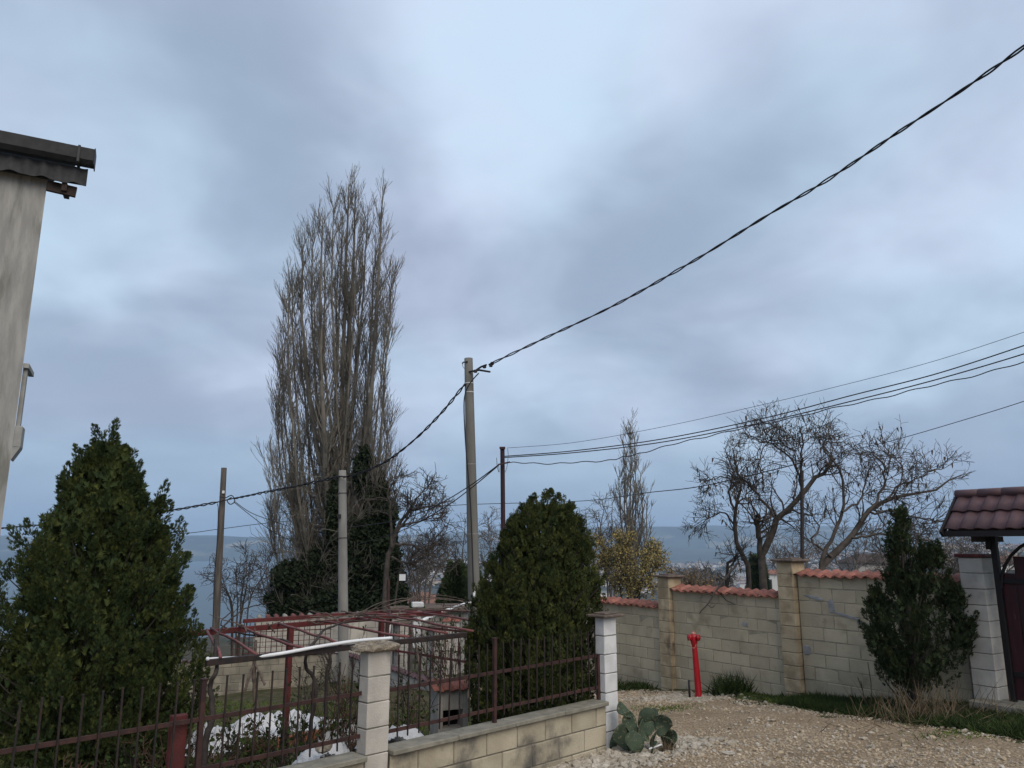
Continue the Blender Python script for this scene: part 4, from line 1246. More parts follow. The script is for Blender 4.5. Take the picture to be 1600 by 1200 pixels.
# --- the big poplar
def make_poplar():
    r = np.random.default_rng(21)
    Yp = 30.0; base = np.array((xy_at(528, Yp, -3), Yp, -3.1))
    t = thing('poplar_tree', base, 'very tall bare many-stemmed poplar with ivy round its foot', 'tree')
    tips = [(545, 278), (556, 300), (522, 310), (575, 312), (598, 298), (504, 330), (487, 352), (470, 372), (587, 372), (455, 430), (612, 420), (448, 470), (535, 350), (528, 400), (565, 400),
            (440, 520), (604, 480), (436, 560), (432, 640), (470, 470), (490, 440), (600, 600), (606, 660), (575, 520), (425, 720), (545, 450), (508, 380), (560, 345), (480, 560), (590, 450), (455, 620), (425, 800), (612, 740)]
    S, SR = [], []
    for k, (x, y) in enumerate(tips):
        y += 9; x += (2 if x < 500 else 0)
        Yk = Yp + r.uniform(-1.6, 1.6)
        tip = at(x, y, Yk); ht = tip[2] - base[2]
        b0 = base + np.array((r.uniform(-.5, .5), r.uniform(-.4, .4), 0))
        dx_ = tip[0] - b0[0]
        big = k in (0, 1, 4, 5, 7)
        fork = r.uniform(.05, .30)
        a1 = b0 + np.array((dx_ * .10, (tip[1] - b0[1]) * .1, ht * fork)); a2 = b0 + np.array((dx_ * .55, (tip[1] - b0[1]) * .5, ht * (fork + .25)))
        a3 = b0 + np.array((dx_ * .90, (tip[1] - b0[1]) * .9, ht * .76))
        S.append(resample([b0, a1, a2, a3, tip], 16, r, .022)); r0 = (.17 if big else .08) * (ht / 20) ** .5
        SR.append(np.linspace(1, 0, 16) ** .8 * r0 + .012)
    S = np.array(S); SR = np.array(SR)
    b_ = MB(); b_.tubes(S, SR, 7); b_.build('trunk', M['bark_poplar'], t, smooth=True)
    P1, R1 = grow(r, S, SR, 40, .22, .98, (.26, .52), 2.3, 6, .03, .17, .36, .0095, lt=.64)
    P2, R2 = grow(r, P1, R1, 6, .10, .97, (.22, .48), 1.1, 4, .03, .14, .5, .0065, lt=.45)
    P3, R3 = grow(r, P2, R2, 2, .1, .95, (.25, .5), .55, 3, .03, .12, .7, .005, lt=.4)
    b_ = MB(); b_.tubes(P1, R1, 4); b_.tubes(P2, R2, 3); b_.tubes(P3, R3, 3)
    # leggy side shoots round the lower crown
    P4, R4 = grow(r, S[:, :9], SR[:, :9], 24, .30, 1, (.6, 1.4), 2.6, 7, .14, .10, .25, .008, lt=.3)
    P5, R5 = grow(r, P4, R4, 8, .15, 1, (.4, 1.0), .75, 4, .14, .10, .5, .006, lt=.3)
    b_.tubes(P4, R4, 3); b_.tubes(P5, R5, 3)
    b_.build('crown', M['bark_poplar'], t)


make_poplar()

LEAF_T = np.array([(-.5, 0, 0), (0, -.1, .0), (.5, 0, 0), (.32, .6, .1), (0, 1, 0), (-.32, .6, .1)]); LEAF_F = np.array([(0, 1, 4, 5), (1, 2, 3, 4)])


IVY_T = np.array([(0, 0, 0), (.5, .45, .08), (0, 1, 0), (-.5, .45, .08)]); IVY_F = np.array([(0, 1, 2, 3)])


def make_ivy():
    r = np.random.default_rng(5); b_ = MB(); pos = []
    Yp = 29.3
    # (x, y, rx, ry in photo pixels turned to metres at its distance, share)
    lobes = [(466, 948, 50, 38, 4600), (535, 952, 70, 44, 5600), (588, 935, 50, 40, 5200), (596, 860, 28, 64, 6000), (588, 785, 19, 56, 4200), (570, 735, 18, 42, 1800), (552, 870, 30, 62, 3200), (610, 800, 12, 20, 700),
             (455, 900, 30, 24, 1500), (620, 955, 26, 16, 900), (500, 890, 38, 42, 2000), (520, 800, 10, 62, 700), (606, 905, 26, 42, 1800)]
    for x, y, rx, ry, n in lobes:
        n = int(n * 1.3)
        c = at(x, y, (29.1 if y > 850 else 29.0) + r.uniform(-.2, .5)); sx = rx / F * Yp; sz = ry / F * Yp
        u = norm(r.normal(size=(n, 3))) * (r.uniform(0, 1, (n, 1)) ** .42)
        cl_ = np.sin(u[:, 0:1] * 6 + x) * np.sin(u[:, 2:3] * 7 + y) * .12
        pos.append(c + u * (1 + cl_) * (sx, max(.5, sx * .7), sz))
    pos = np.concatenate(pos); n = len(pos)
    pos = pos[pos[:, 2] > -3.3]; n = len(pos)
    d = norm(r.normal(size=(n, 3)) + (0, -.4, -.6)); up = norm(r.normal(size=(n, 3)) + (0, -1, .8))
    b_.cards(IVY_T, IVY_F, pos, d, up, r.uniform(.08, .16, n))
    tag(b_.build('ivy', M['ivy'], base=True), 'dark mass of ivy round the foot and right stem of the tall poplar', 'ivy')


make_ivy()


# --- gnarled bare trees: limbs follow the photograph, twigs are grown on them
def bare_tree(name, limbs, Y, m, label, seed, n1=14, n2=6, n3=3, l1=.9, l2=.45, l3=.22, rmin=.004, wander=.22, depth=.8, pods=0, cat='tree', group=None, rs=1.0):
    r = np.random.default_rng(seed)
    S, SR = [], []
    for pts, r0, r1 in limbs:
        off = 0; PP = []
        dy = r.uniform(-depth, depth)
        for k, (x, y) in enumerate(pts):
            f = k / (len(pts) - 1); p = at(x, y, Y + dy * f); PP.append(p)
        if pts[0][1] > 900 and Y < 60:
            PP[0][2] = min(PP[0][2], float(H(PP[0][0], PP[0][1])) - .1)
        P_ = resample(PP, 14, r, .012 + r0 * .15); r0 = r0 * rs; S.append(P_); SR.append(np.linspace(r0, r1, 14))
    S = np.array(S); SR = np.array(SR)
    base = S[0, 0]
    t = thing(name, base, label, cat, group)
    b_ = MB(); b_.tubes(S, SR, 7); b_.build('trunk', m, t, smooth=True)
    P1, R1 = grow(r, S, SR, n1, .28, 1.0, (.5, 1.2), l1, 7, wander, .03, .42, rmin * 1.6, lt=.6)
    P2, R2 = grow(r, P1, R1, n2, .15, 1.0, (.5, 1.2), l2, 5, wander, .05, .55, rmin * 1.2, lt=.4)
    P3, R3 = grow(r, P2, R2, n3, .15, 1.0, (.5, 1.2), l3, 4, wander, .04, .6, rmin, lt=.3)
    b_ = MB(); b_.tubes(P1, R1, 4); b_.tubes(P2, R2, 3); b_.tubes(P3, R3, 3)
    b_.build('crown', m, t)
    if pods:
        ends = P2.reshape(-1, 3); pk_ = ends[r.integers(0, len(ends), pods)]
        b_ = MB(); n = len(pk_); b_.cards(LEAF_T * (.35, 1, .5), LEAF_F, pk_, norm(r.normal(0, .25, (n, 3)) + (0, 0, -1)), r.normal(size=(n, 3)), r.uniform(.06, .13, n)); tag(b_.build('seed_pods', M['dead_leaf'], t), kind='stuff')
    return t


bare_tree('gnarled_tree', [
    ([(1192, 935), (1190, 890), (1197, 850), (1212, 815), (1222, 800), (1245, 775), (1275, 750), (1290, 738), (1300, 712)], .15, .03),
    ([(1192, 900), (1186, 850), (1183, 820), (1184, 806)], .10, .055),
    ([(1212, 815), (1200, 795), (1180, 770), (1170, 755), (1158, 750)], .06, .02),
    ([(1250, 772), (1252, 740), (1253, 715), (1254, 690), (1250, 668)], .045, .012),
    ([(1250, 745), (1235, 720), (1210, 695), (1188, 690), (1170, 676)], .04, .010),
    ([(1218, 808), (1240, 790), (1245, 740), (1238, 700)], .035, .010),
    ([(1195, 770), (1192, 740), (1185, 720), (1200, 690)], .03, .010),
    ([(1252, 700), (1235, 680), (1215, 670), (1200, 660)], .02, .008),
    ([(1253, 690), (1270, 682), (1282, 668)], .02, .008),
    ([(1290, 735), (1300, 720), (1298, 690), (1290, 680)], .025, .008),
], 17.0, M['bark_dark'], 'gnarled bare tree with a thick dark trunk left of the middle wall pilaster', 11, n1=12, n2=5, n3=2, l1=1.0, l2=.5, l3=.26, pods=260, rs=.6, wander=.15, rmin=.0036)
bare_tree('gnarled_tree', [
    ([(1170, 930), (1166, 890), (1152, 850), (1147, 815), (1150, 790), (1158, 760), (1152, 735), (1145, 700)], .085, .014),
    ([(1150, 800), (1140, 775), (1145, 750), (1140, 720), (1132, 700)], .04, .010),
    ([(1148, 820), (1130, 800), (1115, 805), (1100, 815)], .03, .008),
    ([(1155, 770), (1140, 750), (1120, 745), (1108, 750)], .025, .008),
    ([(1150, 790), (1165, 775), (1180, 755)], .03, .008),
    ([(1130, 920), (1135, 900), (1148, 875), (1152, 868)], .06, .02),
], 18.5, M['bark_dark'], 'slimmer gnarled bare tree leaning left of the thick dark trunk', 12, n1=12, n2=5, n3=2, l1=.85, l2=.46, l3=.26, pods=240, rs=.8, wander=.15, rmin=.0036)
bare_tree('gnarled_tree', [
    ([(1285, 900), (1300, 872), (1325, 845), (1340, 820), (1365, 795), (1395, 778), (1430, 775), (1470, 760), (1503, 742)], .14, .012),
    ([(1282, 895), (1290, 860), (1305, 835), (1316, 800), (1318, 760), (1312, 735), (1300, 715), (1285, 700)], .08, .012),
    ([(1316, 800), (1340, 785), (1352, 760), (1356, 740)], .045, .010),
    ([(1345, 815), (1370, 780), (1385, 745), (1375, 720), (1358, 705)], .06, .010),
    ([(1385, 780), (1410, 755), (1440, 745), (1475, 728)], .04, .008),
    ([(1300, 870), (1270, 845), (1280, 825), (1265, 800)], .05, .010),
    ([(1360, 800), (1400, 800), (1440, 810), (1480, 815)], .045, .010),
    ([(1330, 840), (1370, 835), (1420, 840), (1470, 850)], .05, .010),
    ([(1395, 778), (1410, 740), (1400, 715), (1380, 705)], .03, .008),
], 16.2, M['bark_dark'], 'wide gnarled bare tree spreading right behind the wall towards the gate roof', 13, n1=14, n2=5, n3=2, l1=1.0, l2=.5, l3=.26, pods=240, rs=.58, wander=.15, rmin=.0036)
# a cut branch leaning over the wall
b_ = MB()
for pts, r0, r1 in (([at(1152, 880, 14.4), at(1140, 895, 14.1), at(1118, 925, 13.7), at(1108, 940, 13.5), at(1093, 959, 13.4)], .022, .008), ([at(1113, 932, 13.6), at(1105, 928, 13.5), at(1095, 934, 13.45)], .008, .004),
                    ([at(1105, 945, 13.5), at(1112, 949, 13.4), at(1118, 945, 13.35)], .007, .004), ([at(1120, 922, 13.7), at(1135, 938, 13.5), at(1148, 944, 13.4)], .008, .004)):
    b_.tube(smooth_path(pts, 14, .006), np.linspace(r0, r1, 14), 5)
tag(b_.build('fallen_branch', M['vine_dark'], smooth=True), 'dead branch hanging over the tiled wall above the red hydrant', 'branch')

# tree right of the poplar, arms reaching right
bare_tree('bare_tree', [
    ([(600, 945), (603, 890), (612, 850), (622, 822), (640, 800), (665, 792), (690, 790)], .10, .015),
    ([(618, 850), (640, 850), (665, 860), (680, 852), (690, 840)], .045, .010),
    ([(615, 840), (632, 815), (650, 780), (668, 765)], .05, .010),
    ([(612, 870), (640, 880), (660, 872), (690, 885)], .035, .010),
    ([(612, 855), (610, 800), (606, 765), (612, 740)], .05, .010),
    ([(622, 822), (655, 815), (680, 805), (700, 808)], .035, .010),
    ([(606, 905), (625, 890), (640, 885), (665, 868), (678, 850)], .035, .012),
], 25.0, M['bark_dark'], 'dark bare tree with arms reaching right from the ivy clad poplar', 31, n1=12, n2=5, n3=3, l1=1.15, l2=.6, l3=.3, rmin=.007)


def shrub_limbs(x, yb, yt, w, n, r, rb):
    L_ = []
    for k in range(n):
        a = (k + .5) / n * 2 - 1 + r.uniform(-.2, .2); h = (yb - yt) * r.uniform(.6, 1)
        x1 = x + a * w * .5
        L_.append(([(x + a * 6, yb), (x + a * w * .16, yb - h * .35), (x + a * w * .36, yb - h * .7), (x1, yb - h)], rb * r.uniform(.6, 1), rb * .15))
    return L_


rr_ = np.random.default_rng(77)
shr = [(372, 985, 845, 110, 30, 'grey bare tree just right of the wooden pole'), (425, 975, 860, 70, 34, 'grey bare bush between wooden pole and the ivy'),
       (660, 975, 815, 70, 36, 'grey bare tree behind the square floodlight'), (712, 975, 805, 70, 40, 'grey bare tree just left of the tall concrete pole'),
       (775, 975, 795, 70, 42, 'grey bare tree between the tall concrete pole and the cypress'), (640, 975, 870, 60, 44, 'low bare bush left of the green conifer'),
       (918, 960, 778, 85, 34, 'thin dark bare tree rising right of the round cypress'), (955, 960, 785, 60, 36, 'slender bare tree just left of the small poplar'),
       (1068, 960, 905, 60, 30, 'low bare bush behind the left wall pilaster'), (1118, 955, 890, 50, 33, 'bare bush between the left pilaster and gnarled trees'),
       (1235, 950, 830, 90, 26, 'bare thicket behind the middle wall pilaster'), (1330, 940, 820, 110, 28, 'bare thicket behind the wide gnarled tree'), (1400, 940, 815, 110, 30, 'bare thicket left of the gate behind the juniper'),
       (1470, 940, 800, 110, 27, 'bare thicket behind the gate roof'), (1545, 940, 830, 90, 24, 'bare thicket at the right edge under the gate roof'), (1500, 960, 850, 80, 22, 'low bare bush between juniper and gate pillar')]
for k, (x, yb, yt, w_, Y, lab) in enumerate(shr):
    sc = Y / 30
    bare_tree('bare_tree', shrub_limbs(x, yb, yt, w_, 6, rr_, .05 * sc), Y, M['bark_grey'] if k % 3 else M['bark_dark'], lab, 100 + k, n1=9, n2=5, n3=2, l1=(.8 if yb - yt < 90 else 1.1) * sc, l2=.55 * sc, l3=.28 * sc, rmin=.0058 * sc, wander=.16, depth=1.0, group='bare trees and bushes below the garden')


# small poplar
def small_poplar():
    r = np.random.default_rng(41); Yp = 42.; base = at(985, 960, Yp)
    t = thing('poplar_tree', base, 'small slender bare poplar behind the yellow bush', 'tree'); S = []; SR = []
    for x, y in ((982, 655), (974, 690), (992, 690), (968, 740), (1002, 735), (985, 675), (978, 720), (1012, 775), (996, 760)):
        tip = at(x, y, Yp + r.uniform(-.5, .5)); S.append(resample([base + r.normal(0, .1, 3), base + (tip - base) * (.35, .4, .3), base + (tip - base) * (.9, .8, .62), tip], 12, r, .04)); SR.append(np.linspace(.085, .014, 12))
    S = np.array(S); SR = np.array(SR); b_ = MB(); b_.tubes(S, SR, 5); b_.build('trunk', M['bark_poplar'], t)
    P1, R1 = grow(r, S, SR, 24, .25, .97, (.3, .6), 2.0, 5, .05, .16, .5, .011); P2, R2 = grow(r, P1, R1, 5, .1, .95, (.35, .7), .85, 4, .06, .18, .6, .009)
    b_ = MB(); b_.tubes(P1, R1, 3); b_.tubes(P2, R2, 3); b_.build('crown', M['bark_poplar'], t)


small_poplar()


def leafy(name, x, yb, yt, w, Y, m, bark, label, seed, n, size, cat='bush'):
    r = np.random.default_rng(seed); sc = Y / 30
    limbs = shrub_limbs(x, yb, yt, w, 9, r, .05 * sc)
    t = bare_tree(name, limbs, Y, bark, label, seed, n1=12, n2=4, n3=2, l1=1.0 * sc, l2=.5 * sc, l3=.3 * sc, rmin=.006 * sc, depth=1.1 * sc, cat=cat)
    crown = [o for o in t.children if o.name.startswith('crown')][0]
    vs = np.empty(len(crown.data.vertices) * 3, np.float32); crown.data.vertices.foreach_get('co', vs); vs = vs.reshape(-1, 3) + np.array(crown.location)
    p = vs[r.integers(0, len(vs), n)] + r.normal(0, .05 * sc, (n, 3))
    b_ = MB(); b_.cards(LEAF_T, LEAF_F, p, r.normal(size=(n, 3)), r.normal(size=(n, 3)), r.uniform(.6, 1.3, n) * size); b_.build('leaves', m, t)
    return t


leafy('yellow_bush', 985, 965, 835, 120, 26, M['yellow_leaf'], M['bark_dark'], 'yellow leaved bush above the left end of the tiled wall', 51, 8500, .05)
leafy('tan_bush', 1078, 960, 893, 60, 27, M['tan_leaf'], M['bark_grey'], 'small tan leaved bush right of the left wall pilaster', 52, 1500, .05)


# --- evergreens
def spray_template(seed, lobes=5):
    r = np.random.default_rng(seed); V = []; Ft = []
    def blade(p, d, L_, w):
        d = np.array(d) / np.linalg.norm(d); s_ = np.array((d[1], -d[0], 0)); s_ /= np.linalg.norm(s_) + 1e-9
        b0 = len(V); p = np.array(p, float)
        V.extend([p - s_ * w, p + s_ * w, p + d * L_]); Ft.append((b0, b0 + 1, b0 + 2))
    blade((0, 0, 0), (0, 1, .05), 1.0, .10)
    for k in range(lobes):
        sd = 1 if k % 2 else -1; y = .02 + .74 * k / lobes
        blade((0, y, 0), (sd * r.uniform(.45, .8), .85, r.uniform(-.35, .35)), (.72 - .42 * k / lobes) * r.uniform(.85, 1.2), .095)
    return np.array(V), np.array(Ft)


SPR = [spray_template(s) for s in range(5)]


def evergreen(name, axis_xy, zb, zt, prof, m, label, seed, nplume, nspray, plume_len, plume_r, size, out=.5, lobes=None, dry=None, lean=(0, 0), lump=.08, cat='tree', trunk_r=.07, fe=.24, core=9000, cs=2.0):
    """prof(t) -> (radius, dx) with t 0 bottom, 1 top"""
    r = np.random.default_rng(seed)
    cx, cy = axis_xy
    t = thing(name, (cx, cy, float(H(cx, cy))), label, cat)
    b_ = MB(); zg = float(H(cx, cy)) - .1
    b_.tube([(cx, cy, zg), (cx + .02, cy, (zg + zt) / 2), (cx, cy, zt - .1)], [trunk_r, trunk_r * .6, .01], 8)
    b_.build('trunk', M['bark_dark'], t, smooth=True)
    # plume bases
    C_, D_, Ls = [], [], []
    for k in range(nplume):
        if lobes is None:
            while True:
                u = r.uniform(0, 1); rad, dx_ = prof(u)
                if r.uniform(0, 1) < (rad + .04): break
            a = r.uniform(0, 2 * math.pi)
            f = r.uniform(0, 1) ** fe
            lumpf = 1 + lump * math.sin(a * 5 + u * 9 + seed) + lump * .8 * math.sin(a * 9 - u * 17)
            rr = rad * f * lumpf
            c = np.array((cx + dx_ + rr * math.cos(a), cy + rr * math.sin(a), zb + (zt - zb) * u))
            o_ = np.array((math.cos(a), math.sin(a), 0))
        else:
            w = np.array([l[3] * l[4] for l in lobes]); j = r.choice(len(lobes), p=w / w.sum()); lx_, ly_, lz_, rx_, rz_ = lobes[j]
            v = norm(r.normal(size=3)) * r.uniform(0, 1) ** .33
            c = np.array((lx_ + v[0] * rx_, ly_ + v[1] * rx_, lz_ + v[2] * rz_)); o_ = v * (1, 1, .3)
        d = norm(o_ * out + np.array((0, 0, 1.0)) + r.normal(0, .16, 3))
        C_.append(c); D_.append(d); Ls.append(plume_len * r.uniform(.6, 1.25) * (1 - .5 * np.clip((c[2] - zb) / (zt - zb), 0, 1)))
    C_, D_, Ls = map(np.array, (C_, D_, Ls))
    ix = r.integers(0, nplume, nspray); u = r.uniform(0, 1, nspray) ** .8
    side = r.normal(size=(nspray, 3)); side = norm(side - (side * D_[ix]).sum(1, keepdims=True) * D_[ix])
    rad = plume_r * np.sqrt(np.clip(1 - u, 0, 1)) * r.uniform(.2, 1, nspray)
    pos = C_[ix] + D_[ix] * ((u - .35) * Ls[ix])[:, None] + side * rad[:, None]
    d = norm(D_[ix] + side * .40 + r.normal(0, .20, (nspray, 3)))
    up = norm(r.normal(size=(nspray, 3)))
    keep = pos[:, 2] > H(pos[:, 0], pos[:, 1]) + .02
    w_ = (pos[:, 0] - A[0]) * NB[0] + (pos[:, 1] - A[1]) * NB[1]
    if name != 'juniper': keep &= w_ > .10
    else: keep &= ((pos[:, 0] - Q[0]) * WN[0] + (pos[:, 1] - Q[1]) * WN[1]) > .03
    sz = size * r.uniform(.7, 1.35, nspray) * (1 - .35 * u)
    bs = MB(); which = r.integers(0, 5, nspray)
    for j in range(5):
        s_ = keep & (which == j); bs.cards(*SPR[j], pos[s_], d[s_], up[s_], sz[s_])
    # inner foliage
    if core:
        if lobes is None:
            uu = r.uniform(.0, .93, core); rd = np.array([prof(q) for q in uu]); aa = r.uniform(0, 2 * math.pi, core); fr = .82 * np.sqrt(r.uniform(.1, 1, core))
            pc = np.stack((cx + rd[:, 1] + rd[:, 0] * fr * np.cos(aa), cy + rd[:, 0] * fr * np.sin(aa), zb + (zt - zb) * uu), 1)
        else:
            jj = r.integers(0, len(lobes), core); lo_ = np.array(lobes)[jj]; v = norm(r.normal(size=(core, 3))) * r.uniform(0, 1, (core, 1)) ** .4 * .75
            pc = lo_[:, :3] + v * np.stack((lo_[:, 3], lo_[:, 3], lo_[:, 4]), 1)
        kk = ((pc[:, 0] - A[0]) * NB[0] + (pc[:, 1] - A[1]) * NB[1]) > .15 if lobes is None else ((pc[:, 0] - Q[0]) * WN[0] + (pc[:, 1] - Q[1]) * WN[1]) > .05
        pc = pc[kk & (pc[:, 2] > H(pc[:, 0], pc[:, 1]) + .05)]
        bs.cards(*SPR[0], pc, norm(r.normal(0, .5, pc.shape) + (0, 0, 1)), r.normal(size=pc.shape), size * cs * r.uniform(.7, 1.2, len(pc)))
    bs.build('crown', m, t)
    # inner branches
    nb = min(nplume, 260 if lobes is None else 70); bi = r.choice(nplume, nb, replace=False)
    z0 = np.clip(C_[bi, 2] - .35 - .3 * r.uniform(0, 1, nb), zb, None)
    st = np.stack((np.full(nb, cx), np.full(nb, cy), z0), 1); P_ = np.stack([st + (C_[bi] - st) * f + np.array((0, 0, -.08 * math.sin(f * math.pi))) for f in np.linspace(0, 1, 5)], 1)
    bb = MB(); bb.tubes(P_, np.tile(np.linspace(.014, .004, 5), (nb, 1)), 4); bb.build('branches', M['bark_dark'], t)
    if dry:
        n = dry; s_ = r.integers(0, nspray, n); pp = pos[s_] + r.normal(0, .02, (n, 3)); pp = pp[keep[s_]]
        b2 = MB(); n = len(pp); b2.cards(*SPR[0], pp, r.normal(size=(n, 3)) + (0, 0, .5), r.normal(size=(n, 3)), size * .8); b2.build('dry_sprays', M['thuja_brown'], t)
    return t


def make_prof(rows, xc, Y, zb, zt):
    """rows of (y, x_left, x_right) measured in the photograph -> metres at that distance"""
    zs, rs, ds = [], [], []
    cx = xy_at(xc, Y, (zb + zt) / 2)
    for y, a, b in rows:
        p0_, p1_ = at(a, y, Y), at(b, y, Y); zs.append(p0_[2]); rs.append((p1_[0] - p0_[0]) / 2); ds.append((p1_[0] + p0_[0]) / 2 - cx)
    o = np.argsort(zs); zs = np.array(zs)[o]; rs = np.array(rs)[o]; ds = np.array(ds)[o]
    return (lambda u: (float(np.interp(zb + (zt - zb) * u, zs, rs)), float(np.interp(zb + (zt - zb) * u, zs, ds)))), cx


Y1 = 7.25; zt1 = at(170, 668, Y1)[2]; zb1 = .35
pf1, cx1 = make_prof([(668, 166, 174), (700, 144, 194), (735, 112, 222), (770, 92, 240), (800, 68, 262), (830, 42, 264), (870, 34, 278), (910, 22, 294), (950, 2, 310), (1000, -22, 318), (1060, -24, 318), (1120, -15, 305), (1200, 20, 280)], 158, Y1, zb1, zt1)
evergreen('thuja_tree', (cx1, Y1), zb1, zt1 - .0, (lambda u: (pf1(u)[0] * .93, pf1(u)[1])), M['thuja'], 'large dark feathery conical thuja behind the fence at the left', 61, 520, 68000, .36, .075, .040, out=.32, lump=.13, dry=120, core=12000)
Y2 = 9.35; zt2 = at(850, 770, Y2)[2]; zb2 = .15
pf2, cx2 = make_prof([(774, 842, 866), (785, 824, 884), (800, 806, 900), (830, 788, 914), (880, 768, 934), (930, 744, 943), (980, 730, 942), (1030, 728, 934), (1080, 732, 926), (1130, 745, 915)], 840, Y2, zb2, zt2)
evergreen('cypress_tree', (cx2, Y2), zb2, zt2 + .015, (lambda u: (pf2(u)[0] * 1.03, pf2(u)[1])), M['cypress'], 'dense rounded green cypress between the tall pole and the white pillar', 62, 1500, 72000, .17, .045, .034, out=.18, lump=.04, dry=40, fe=.14, core=12000, cs=2.4)
Yj = 10.15


def lb(x, y, rx, rz): p = at(x, y, Yj + random.uniform(-.15, .15)); s = Yj / F; return (p[0], p[1], p[2], rx * s, rz * s)


evergreen('juniper', (xy_at(1432, Yj, .3), Yj), .2, at(1410, 800, Yj)[2], None, M['juniper'], 'ragged dark juniper growing against the wall left of the gate', 63, 300, 22000, .26, .055, .040, out=.6,
          core=4200, lobes=[lb(1408, 815, 12, 30), lb(1402, 850, 24, 32), (lb(1452, 872, 30, 26)), lb(1405, 900, 28, 38), lb(1440, 915, 48, 32), lb(1372, 950, 22, 32), lb(1425, 965, 58, 42), lb(1490, 940, 28, 34), lb(1375, 1000, 26, 36), lb(1440, 1020, 62, 42), lb(1505, 990, 24, 34), lb(1430, 1060, 50, 30), lb(1400, 1040, 30, 30)], dry=140)
for x, y, w_, Y, lab in ((712, 915, 26, 33., 'loose green conifer beyond the garden left of the tall concrete pole'), (738, 925, 22, 36., 'green conifer half hidden behind the tall concrete pole'), (1182, 905, 14, 60., 'small dark conifer far below among the gnarled trunks')):
    s = Y / F; top_ = at(x, y - 36, Y); r = np.random.default_rng(int(x)); n = 2600
    t = thing('conifer', (top_[0], Y, at(x, y + 50, Y)[2]), lab, 'tree')
    u = r.uniform(0, 1, n) ** .6; a = r.uniform(0, 6.28, n); rad = w_ * s * (.15 + .85 * u) * r.uniform(.3, 1, n) ** .5 * (1 + .2 * np.sin(a * 3 + u * 8))
    pos = np.stack((top_[0] + rad * np.cos(a), Y + rad * np.sin(a), top_[2] - u * 85 * s), 1)
    b_ = MB(); b_.cards(*SPR[1], pos, norm(np.stack((np.cos(a), np.sin(a), np.full(n, .6)), 1)), r.normal(size=(n, 3)), .34 * Y / 33); b_.build('crown', M['pine'], t)
    b_ = MB(); b_.tube([(top_[0], Y, at(x, y + 50, Y)[2]), (top_[0], Y, top_[2])], [.12, .03], 6); b_.build('trunk', M['bark_dark'], t)

# rose stems and garden shrubs behind the fence
def stems(name, c, n, h, spread, m, label, seed, cat='bush', r0=.006, leaves=0):
    r = np.random.default_rng(seed); z = float(H(*c))
    S = np.empty((n, 6, 3)); d = norm(np.stack((r.normal(0, spread, n), r.normal(0, spread, n), np.ones(n)), 1)); S[:, 0] = np.array((c[0], c[1], z)) + r.normal(0, .05, (n, 3)) * (1, 1, 0)
    L_ = h * r.uniform(.5, 1.15, n)
    for k in range(1, 6): d = norm(d + r.normal(0, .14, (n, 3))); S[:, k] = S[:, k - 1] + d * (L_ / 5)[:, None]
    SR = np.tile(np.linspace(r0, r0 * .5, 6), (n, 1)); b_ = MB(); b_.tubes(S, SR, 4)
    P1, R1 = grow(r, S, SR, 5, .3, 1, (.4, 1.0), h * .35, 5, .12, .05, .6, r0 * .4); b_.tubes(P1, R1, 3)
    P2, R2 = grow(r, P1, R1, 3, .2, 1, (.4, 1.0), h * .14, 4, .12, .05, .6, r0 * .35); b_.tubes(P2, R2, 3)
    if leaves:
        t = thing(name, (c[0], c[1], z), label, cat); b_.build('stems', m, t)
        pp = P2.reshape(-1, 3)[r.integers(0, P2.size // 3, leaves)]; b2 = MB(); b2.cards(LEAF_T, LEAF_F, pp, r.normal(size=(leaves, 3)), r.normal(size=(leaves, 3)), r.uniform(.02, .045, leaves)); b2.build('leaves', M['weed'], t)
    else: tag(b_.build(name, m, base=True), label, cat)


k = 0
for x, Y, n, h, sp, lv, lab in ((345, 7.2, 16, .7, .22, 260, 'thick bare rose bush behind the left red post'), (385, 7.6, 18, .75, .22, 300, 'bushy rose in the middle of the left fence panel'), (425, 7.9, 15, .7, .2, 240, 'rose bush just left of the red pergola post'),
                               (365, 8.4, 12, .6, .25, 160, 'rose bush further back below the white fleece'), (455, 8.6, 16, .8, .3, 150, 'sparse rose bush at the foot of the red pergola post'),
                               (515, 8.2, 12, 1.0, .3, 90, 'sparse shrub of long shoots beside the stone path'), (548, 8.6, 14, 1.15, .25, 160, 'tall sparse shrub left of the cream pillar'),
                               (622, 9.0, 8, .8, .25, 100, 'bare shrub just right of the cream pillar'), (642, 9.6, 8, .9, .25, 100, 'tangled bare shrub before the small tiled oven'), (690, 12.0, 9, 1.6, .2, 100, 'tall shrub behind the pergola left of the cypress'), (712, 12.6, 16, 1.8, .2, 200, 'tall shrub close to the left side of the cypress'),
                               (120, 6.4, 22, .6, .3, 300, 'low shrub under the large thuja'), (220, 6.9, 24, .7, .3, 300, 'low shrub at the right foot of the large thuja'), (270, 6.9, 26, .75, .25, 350, 'rose bush left of the red post'), (480, 15.5, 14, .9, .3, 120, 'small bare shrub before the back wall'), (560, 13, 14, .9, .3, 100, 'small shrub at the inner wall')):
    stems('rose_bush' if 'rose' in lab else 'garden_shrub', (xy_at(x, Y, 0), Y), n, h, sp, M['bark_red'] if k % 2 else M['vine_dark'], lab, 200 + k, leaves=lv); k += 1

# ------------------------------------------------------------ grass, weeds, straw
BL_V = np.array([(-.5, 0, 0), (.5, 0, 0), (-.36, .5, .12), (.36, .5, .12), (0, 1, .4)]); BL_F = np.array([(0, 1, 3, 2)]); BL_T = np.array([(2, 3, 4)])


